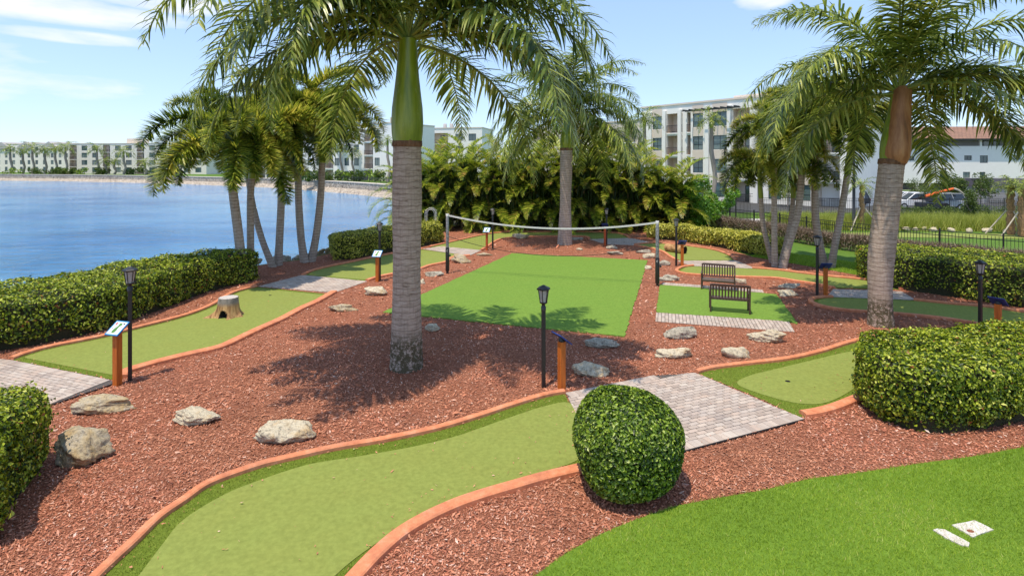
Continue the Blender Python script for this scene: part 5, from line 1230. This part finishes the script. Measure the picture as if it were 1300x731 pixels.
# far left blocks
a_, b_ = K2W(86,204), K2W(262,196); Mq, Wq = frame_at(a_, b_)
far_m = []
x = .8; i = 0
while x < Wq-3: kd = 'bnnbnn'[i % 6]; ww_ = 3.0 if kd == 'b' else 2.4; far_m.append((x, x+ww_, 'b' if kd == 'b' else 'n')); x += ww_+2.1; i += 1
B6, M6 = apartment('apartment_building', a_, b_, .8, 11.4, 4, far_m, 'cream four storey block across the lake with a square roof tower', 14, wall='bcream', sh=2.7, para=.5)
MB().box(22,3,11,27,8,13.4,M6).build('stair_tower', M['bbeige'], B6)
a_, b_ = K2W(-150,255), K2W(96,232); Mq, Wq = frame_at(a_, b_); far_m = [(x, x+1.5, 'n') for x in np.arange(2, Wq-4, 4.2)]
B5, M5 = apartment('apartment_building', a_, b_, .8, 12.6, 4, far_m, 'white apartment row with grey roof gables at the far left', 14, wall='bcream', sh=2.9)
for k in range(int(Wq/13)):
    g = MB(); x0 = 3+k*13; g.add([M5 @ Vector(p) for p in ((x0,-.6,10.6),(x0+8,-.6,10.6),(x0+8,-.6,11.4),(x0+4,-.6,13.6),(x0,-.6,11.4),(x0,8,10.6),(x0+8,8,10.6),(x0+8,8,11.4),(x0+4,8,13.6),(x0,8,11.4))], [(0,1,2,3,4),(9,8,7,6,5),(2,7,8,3),(3,8,9,4),(1,6,7,2),(4,9,5,0)]); g.build('gable', M['bgrey'], B5)
# red tiled house at right
a_, b_ = K2W(1096,101), K2W(1420,97); Mx, W = frame_at(a_, b_); root = empty('tiled_building', (a_[0],a_[1],0), label='long white building with a red tiled roof and a shaded top gallery at right', cat='building')
xat = lambda px: (px-1096)/FPX*99.3
ops = []
for px0, px1, t0_, t1_ in ((1167,1175,198.3,203.5), (1189.5,1198,198,207), (1217.5,1226.5,197.5,203.5), (1236,1245.5,197.5,207), (1274,1284,197.5,203), (1188.5,1197.5,218.5,226), (1216,1224.5,218.5,226), (1236,1242.5,218.5,226), (1150,1158,198,204), (1305,1313,198,206), (1330,1338,198,206), (1305,1313,219,226)):
    ops.append((xat(px0), xat(px1), CH-(t1_-HY)/7, CH-(t0_-HY)/7))
gal = (.6, W-.6, CH+22.6/7, CH+30.5/7); und = (.6, W-.6, .0, 1.25); mb = MB(); facade_wall(mb, W, 0, CH+31.5/7, ops+[gal, und], Mx, .3)
D = 14; zt_ = CH+31.5/7
for f in (((W,0,0),(W,D,0),(W,D,zt_),(W,0,zt_)), ((0,D,0),(0,0,0),(0,0,zt_),(0,D,zt_)), ((W,D,0),(0,D,0),(0,D,zt_),(W,D,zt_))): mb.add([Mx @ Vector(p) for p in f], [(0,1,2,3)])
mb.build('wall', M['bwhite'], root)
g = MB(); g.add([Mx @ Vector(p) for p in ((.6,.3,gal[2]),(W-.6,.3,gal[2]),(W-.6,2.2,gal[2]),(.6,2.2,gal[2]),(.6,2.2,gal[3]),(W-.6,2.2,gal[3]),(.6,.3,gal[3]),(W-.6,.3,gal[3]))], [(0,1,2,3),(3,2,5,4),(4,5,7,6)]); g.build('gallery', M['bgrey'], root)
g = MB(); g.add([Mx @ Vector(p) for p in ((.6,.3,.0),(W-.6,.3,.0),(W-.6,5,.0),(.6,5,.0),(.6,5,1.25),(W-.6,5,1.25),(.6,.3,1.25),(W-.6,.3,1.25))], [(0,1,2,3),(3,2,5,4),(4,5,7,6)]); g.build('parking_bay', M['bgrey'], root)
pp = MB(); [pp.box(x, -.05, 0, x+.5, .35, 1.3, Mx) for x in np.arange(4, W, 5.2)]; pp.build('column', M['bwhite'], root)
pp = MB(); [pp.box(xat(px), -.03, gal[2], xat(px)+.35, .3, gal[3], Mx) for px in (1128,1182,1236,1290,1344)]; pp.build('gallery_post', M['bwhite'], root)
for o_ in ops: window(root, Mx, *o_, depth=.16, mull=1, tr=0)
for px in (1152,1176,1206,1250,1262): window(root, Mx, xat(px), xat(px)+1.1, gal[2]+.02, gal[3]-.15, depth=2.1, mull=0, tr=0)
rf = MB(); E = .9; rf.add([Mx @ Vector(p) for p in ((-E,-E,zt_),(W+E,-E,zt_),(W+E,D+E,zt_),(-E,D+E,zt_),(6,6.5,zt_+2.7),(W-6,6.5,zt_+2.7))], [(0,1,5,4),(2,3,4,5),(1,2,5),(3,0,4),(3,2,1,0)]); rf.build('roof', M['rooftile'], root)
pp = MB(); pp.box(-E-.05,-E-.12,zt_-.22,W+E,-E-.01,zt_+.05,Mx); pp.build('gutter', M['frame'], root)
# white wall pieces seen between the foxtail trunks
a_, b_ = K2W(1038,62), K2W(1078,60)
apartment('garage_wing', a_, b_, 0, 5.4, 1, [(1.6,2.8,'n')], 'low white wing seen between the right foxtail trunks', 5)

# ------------------------------------------------------------ distant palms, trees
far_fr = []
FF = [(70,95), (50,110), (30,110), (10,90), (-8,70)]
far_f = [frond('frond', 3.0, e, dr, 26, .62, .085, 200+i, 'royal', 'royal', 1.0, segs=2, curl=.2*(-1)**i) for i, (e, dr) in enumerate(FF)]
def join_crown(seed, n=15):
    """one crown mesh made of turned frond copies (too small in view to show each frond)"""
    Vs, Fs, Rs, Ms = [], [], [], []; off = 0; r = random.Random(seed)
    for i in range(n):
        me = far_f[min(int(i/n*5), 4)]; k = len(me.vertices); co = np.zeros(k*3, np.float32); me.vertices.foreach_get('co', co); co = co.reshape(-1,3); a = R(i*137.5+r.uniform(-15,15)); s_ = r.uniform(.85,1.1)
        Vs.append(np.column_stack([co[:,0]*math.cos(a)-co[:,1]*math.sin(a), co[:,0]*math.sin(a)+co[:,1]*math.cos(a), co[:,2]])*s_)
        tri = [f for f in me.polygons]; Fs.append(np.array([tuple(f.vertices) for f in tri])+off); Ms.append(np.array([f.material_index for f in tri])); rv = np.zeros(k, np.float32); me.attributes['rnd'].data.foreach_get('value', rv); Rs.append(rv); off += k
    return npmesh('crown', np.concatenate(Vs), np.concatenate(Fs), [M['royal_far'], M['rachis']], np.concatenate(Rs), mi=np.concatenate(Ms))
crowns = [join_crown(s_) for s_ in (1,2)]
tm = MB(); tm.tube([(0,0,0),(.05,0,.35),(0,0,.7),(0,0,1)], [.030,.026,.028,.022], 8); t_me = tm.mesh('trunk', M['trunk_far']); sm = MB(); sm.tube([(0,0,0),(0,0,.04),(0,0,.12)], [.022,.026,.015], 8); s_me = sm.mesh('crownshaft', M['shaft'])
def far_palm(px, pyc, Y, label, z0=1.0, sc=1.0, k=0, group='palms standing along the far lake shore'):
    tw_ = 14 if Y > 150 else 10
    """pyc: pixel row of the crown centre at distance Y"""
    X = (px-CX)/FPX*Y; zc = CH+(HY-pyc)*Y/FPX; root = empty('palm_tree', (X,Y,z0), label=label, cat='palm tree', group=group); h_ = (zc-z0)*.9
    t_ = link('trunk', t_me, root); t_.scale = (tw_,tw_,h_); c_ = link('crownshaft', s_me, root, (0,0,h_)); c_.scale = (10,10,10); q = link('crown', crowns[k%2], root, (0,0,h_+1.0), (0,0,px*.7)); q.scale = (sc,)*3
    return root
FPL = [(13,190,196,1.0,'first royal palm from the left edge across the lake'), (29,193,200,.75,'small palm second from the left across the lake'), (41,188,197,1.15,'tall royal palm third from the left across the lake'), (57,192,199,.95,'shorter palm right of the tall third shore palm'), (70,190,198,.95,'royal palm just before the white block ends across the lake'),
       (83,188,196,1.15,'full crowned royal palm at the joint of the two far blocks'), (123,190,192,1.1,'lone dark royal palm before the cream block across the lake'), (134,207,190,.85,'low palm left of the pair before the cream block'), (145,208,190,.85,'low palm right of the pair before the cream block'), (157,194,188,1.1,'royal palm near the cream block roof tower'), (184,209,186,.85,'low palm at the right end of the cream block'),
       (215,197,182,1.1,'shore palm glimpsed behind the foxtail fronds'), (432,190,128,.9,'palm before the white block across the water'), (447,196,124,.9,'second palm before the white block, nearer the thickest trunk'), (492,180,112,.75,'slim palm just left of the thickest trunk above the seawall')]
for i, (px, py, Y, sc, lb) in enumerate(FPL): far_palm(px, py, Y, lb, 1.0, sc*(1.45 if Y > 150 else 1.1), i)
far_palm(903,152,64, 'slender royal palm in front of the near apartment facade', 0, .95, 1, None)
far_palm(818,150,70, 'royal palm with an orange tinted crown left of the near apartment facade', 0, 1.15, 0, None)
far_palm(757,176,72, 'yellowish palm behind the distant royal palm', 0, .9, 1, None)
far_palm(797,165,74, 'palm between the areca tops and the near apartment block', 0, .8, 0, None)
# young palms with timber braces at right
def braced_palm(px, yb, ytop, label, k, tw=.2, bare=True):
    b = P(px, yb); s = (yb-HY)/CH; H = (yb-ytop)/s; root = empty('braced_palm', b, label=label, cat='palm tree'); r = random.Random(k)
    mb = MB(); n = 16; mb.tube([(.04*math.sin(i), 0, H*i/n) for i in range(n+1)], [tw*(1.15 if i % 2 else .85)*(1-.1*i/n) for i in range(n+1)], 9); mb.build('trunk', M['orange_bark'], root)
    for j in range(3):
        a = 2.1*j+.5*k; o = MB().tube([(math.cos(a)*1.3, math.sin(a)*1.3, 0), (math.cos(a)*tw, math.sin(a)*tw, 1.6)], .045, 5); o.build('brace', M['brace'], root)
    for j in range(14): f = link('frond', far_f[min(j//3, 4)], root, (0,0,H), (0,0,j*2.4+k)); sc = .5*r.uniform(.8,1.1); f.scale = (sc,)*3
M['orange_bark'] = simple('orange_brown_bark', (.42,.24,.12), (.24,.14,.08), 9, .9, .8, .04)
braced_palm(1283,298,236, 'braced palm with an orange shaggy trunk near the right edge', 1, .23)
braced_palm(1297,300,240, 'braced palm cut off by the right edge', 2, .22)
braced_palm(1094,292,236, 'young braced palm left of the big right palm', 3, .18)
for i, (px, yb, ytop, w_, lb) in enumerate([(1205,262,222,1.5,'small leafy tree before the tiled building, left of the orange lift arm'), (1217,263,228,1.2,'small leafy tree right of the orange lift arm'), (1245,262,224,1.7,'rounded small tree before the tiled building at right'), (1232,288,244,.9,'thin young tree with a pale stem in the tall grass'), (1165,258,230,1.6,'bushy tree beside the big right palm above the cars'), (1000,262,225,2.0,'leafy tree behind the right foxtail clump'), (1180,266,238,1.3,'tree above the white cars')]):
    b = P(px, yb); s = (yb-HY)/CH; H = (yb-ytop)/s; leaf_cloud('small_tree', tuple(b), blobset(w_*.6, H*.6, H*.42, 11, 30+i, w_*.48), .2 if H > 3 else .13, 1500, 'tree', lb, 'tree', [([(0,0,0),(.05,0,H*.5),(.0,0,H*.9)],[.07,.05,.02]), ([(0,0,H*.4),(.5,0,H*.75)],[.04,.02]), ([(0,0,H*.45),(-.5,.1,H*.8)],[.04,.02])])
# shrubs on the far shore
for i in range(26):
    px = random.uniform(-20,200) if i < 16 else random.uniform(385,500); Y = 190 if i < 16 else 118; X = (px-CX)/FPX*Y; 
    leaf_cloud('shore_shrub', (X,Y,1.0), blobset(2.2, 1.6, .5, 5, i, 1.0), .55, 260, 'tree' if i % 3 else 'hedge_dark', 'one of the round shrubs planted along the far lake shore', 'shrub', group='shrubs along the far lake shore')
# tall grass strip and clipped low shrubs by the car park
n = 60000; X = rng.uniform(20, 46, n); Y = 39+rng.normal(0,.55,n)+(46-X)*.06+rng.choice([0,1.5], n)
k = (Y > 10); X, Y = X[k], Y[k]; cl = np.sin(X*3.1)*.15+.95
v, f = blades(X, Y, 1.0*cl, .035, 0, .35)
link('ornamental_grass', npmesh('ornamental_grass', v, f, M['tallgrass'], np.repeat(rng.beta(2,2,len(X)),3)), label='yellow green tall ornamental grass in front of the car park', cat='grass', kind='stuff')
mb = MB()
MB().add([(x, y, .0) for x, y in ((17,45),(60,45),(60,47.5),(17,47.5))], [(0,1,2,3)]).build('path', M['concrete'], kind='structure')
MB().add([(x, y, .0) for x, y in ((21,53.5),(90,52),(90,96),(25,96))], [(0,1,2,3)]).build('car_park', M['asphalt'], kind='structure')
MB().add([(x, y, .0) for x, y in ((18.5,36.2),(46,33.5),(46,36.6),(18.5,38.4))], [(0,1,2,3)]).build('putting_green', M['putt'], kind='structure')
for i in range(12):
    px = 1150+i*11.5; y = 293+2*math.sin(i*3); c = P(px, y); rock(c, .5+.2*math.sin(i*5), .4, .3, 300+i, 'rock_pale', 'one of the pale stones edging the tall grass strip', i, 2, group='pale stones edging the tall grass', name='edging_stone')
for i in range(15):
    px = 1142+i*10.5; Y = 48.5; leaf_cloud('low_shrub', ((px-CX)/FPX*Y, Y, 0), blobset(.5, .7, .25, 5, i, .42), .12, 420, 'tree', 'one of the low shrubs between the tall grass and the car park fence', 'shrub', group='low shrubs by the car park')
# ------------------------------------------------------------ cars, lift, posts
def make_car(paint, kind='suv', L_=4.6, W_=1.85, H_=1.6):
    root = empty('parked_car'); hw = W_/2
    if kind == 'suv': low = [(-L_/2,.35),(-L_/2+.02,.85),(-L_/2+.1,1.0),(L_/2-1.1,.98),(L_/2-.15,.82),(L_/2,.6),(L_/2-.02,.35)]; cab = [(-L_/2+.12,1.0),(-L_/2+.45,H_-.05),(-.2,H_),(L_/2-2.0,H_-.08),(L_/2-1.15,.98)]
    else: low = [(-L_/2,.35),(-L_/2+.02,.8),(-L_/2+.15,.92),(L_/2-1.1,.88),(L_/2-.15,.75),(L_/2,.55),(L_/2-.02,.35)]; cab = [(-L_/2+.75,.9),(-L_/2+1.35,H_-.18),(-.1,H_-.15),(L_/2-2.0,H_-.22),(L_/2-1.2,.88)]
    def ext(mb, pr, w0, w1=None):
        n = len(pr); w1 = w1 or w0; zt2 = max(z for _, z in pr); zb = min(z for _, z in pr); f = lambda z: w0+(w1-w0)*(z-zb)/max(zt2-zb,1e-6)
        mb.add([(x,-f(z),z) for x,z in pr]+[(x,f(z),z) for x,z in pr], [tuple(range(n)), tuple(range(2*n-1,n-1,-1))]+[(i,n+i,n+(i+1)%n,(i+1)%n) for i in range(n)])
    mb = MB(); ext(mb, low, hw); me = mb.build('body', M[paint], root); bv = me.modifiers.new('b','BEVEL'); bv.width = .06; bv.segments = 2
    mb = MB(); ext(mb, cab, hw-.06, hw-.25); me = mb.build('cabin', M['carglass'], root)
    mb = MB(); n = len(cab)
    top = [p for p in cab[1:-1]]; mb.add([(x,-(hw-.22),z+.015) for x,z in top]+[(x,(hw-.22),z+.015) for x,z in top], [tuple([0,3,4,1][q] for q in (0,1,2,3)), (1,4,5,2)]); 
    for sy in (-1,1):
        for (xa,za),(xb,zb) in ((cab[0],cab[1]),(cab[-1],cab[-2]),((cab[0][0]+1.35,cab[0][1]),(cab[1][0]+1.15,cab[1][1]))):
            mb.tube([(xa,sy*(hw-.05),za),(xb,sy*(hw-.235),zb)], .05, 4)
        mb.tube([(cab[1][0],sy*(hw-.24),cab[1][1]),(cab[-2][0],sy*(hw-.24),cab[-2][1])], .045, 4)
    mb.build('roof', M[paint], root)
    for sx in (-1,1):
        for sy in (-1,1):
            wl_ = MB().tube([(sx*(L_/2-.85), sy*(hw-.2), .33), (sx*(L_/2-.85), sy*(hw+.015), .33)], .33, 16).build('wheel', M['tyre'], root); MB().tube([(sx*(L_/2-.85), sy*(hw+.01), .33), (sx*(L_/2-.85), sy*(hw+.025), .33)], .2, 12).build('rim', M['carsilver'], wl_)
    for sy in (-1,1): MB().cbox((-L_/2-.01, sy*(hw-.2), .8), (.04,.25,.16)).build('tail_light', M['light_red'], root); MB().cbox((L_/2-.05, sy*(hw-.25), .68), (.1,.3,.12)).build('headlight', M['panel'], root)
    return root
CR = [('carwhite','suv',1162,58,170,'white sport utility vehicle parked left of the orange lift'), ('carwhite','sedan',1148,66,175,'white car behind the white sport utility vehicle'), ('carsilver','suv',1192,57,182,'silver pickup sized car right beside the orange lift'),
      ('cardark','sedan',1181,66,178,'dark car behind the orange lift arm'), ('carwhite','sedan',1232,70,176,'white car under the small trees at right'), ('cardark','suv',1072,62,170,'dark car seen left of the big right palm'), ('carwhite','sedan',1104,66,175,'white car seen beside the young braced palm'), ('carsilver','sedan',1262,76,175,'grey car near the dark awning')]
for pt, kd, px, Y, yw, lb in CR:
    o = make_car(pt, kd, 4.7 if kd == 'suv' else 4.5, H_=1.75 if kd == 'suv' else 1.55); o.location = ((px-CX)/FPX*Y, Y, .004); o.rotation_euler.z = R(yw); tag(o, lb, 'car', 'cars parked beyond the fence')
X0 = (1185-CX)/FPX*56; root = empty('boom_lift', (X0,56,0), label='bright orange boom lift raised over the parked cars', cat='lift')
MB().bbox((-.3,0,.55), (2.2,1.6,.6), .05).build('chassis', M['cardark'], root); [MB().tube([(x,-.95,.4),(x,-.6,.4)], .4, 14).build('wheel', M['tyre'], root) for x in (-1.1,.6)]
MB().bbox((0,0,1.1), (1.0,1.0,.5), .05).build('turret', M['cardark'], root)
MB().tube([(-.8,0,1.45),(.6,-.1,1.9),(1.9,-.2,2.25)], [.15,.14,.12], 6, smooth=False).build('boom', M['boom'], root); MB().tube([(1.9,-.2,2.25),(2.4,-.2,2.1),(3.0,-.2,1.65)], [.14,.10,.07], 6).build('jib', M['brace'], root)
# dark awning enclosure near the right edge
root = empty('storage_enclosure', ((1272-CX)/FPX*66, 66, 0), label='flat dark topped enclosure with a pale louvred gate near the right edge', cat='shed')
MB().box(-2.3,0,2.0,3.0,3,3.0).build('fascia', M['purple'], root); MB().box(-2.2,.3,0,-1.9,2.8,2.0).build('post', M['bgrey'], root); MB().box(2.6,.3,0,2.9,2.8,2.0).build('post', M['bgrey'], root)
lv_ = MB().cbox((0,.2,0), (3.2,.05,.1)).mesh('louvre', M['bgrey']); [link('louvre', lv_, root, (.3,0,.2+.17*k)) for k in range(9)]
MB().box(-1.9,.5,0,2.6,.6,1.9).build('back_panel', M['bbeige'], root)
# street lights
b = P(1084,292); root = empty('street_light', b, label='thick black street light pole rising behind the black picket fence', cat='street light'); MB().lathe([(0,.16),(.5,.16),(.55,.11),(6.6,.08)], 12).build('pole', M['black'], root); MB().tube([(0,0,6.5),(-.6,0,6.65),(-1.0,0,6.6)], [.05,.05,.04], 8).build('arm', M['black'], root); MB().bbox((-1.2,0,6.55), (.5,.25,.1), .02).build('lamp_head', M['black'], root)
root = empty('street_light', (K2W(1200,62)[0],62,0), label='small T shaped car park light before the white building', cat='street light'); MB().lathe([(0,.09),(4.2,.07)], 8).build('pole', M['black'], root); MB().bbox((0,0,4.25), (1.9,.2,.1), .02).build('lamp_head', M['black'], root)
root = empty('utility_pole', (K2W(1181,80)[0],80,0), label='thin grey mast standing before the tiled roof building', cat='pole'); MB().lathe([(0,.14),(8.6,.1)], 8).build('pole', M['bgrey'], root); MB().bbox((0,0,8.6), (.4,.3,.12), .02).build('cap', M['frame'], root)
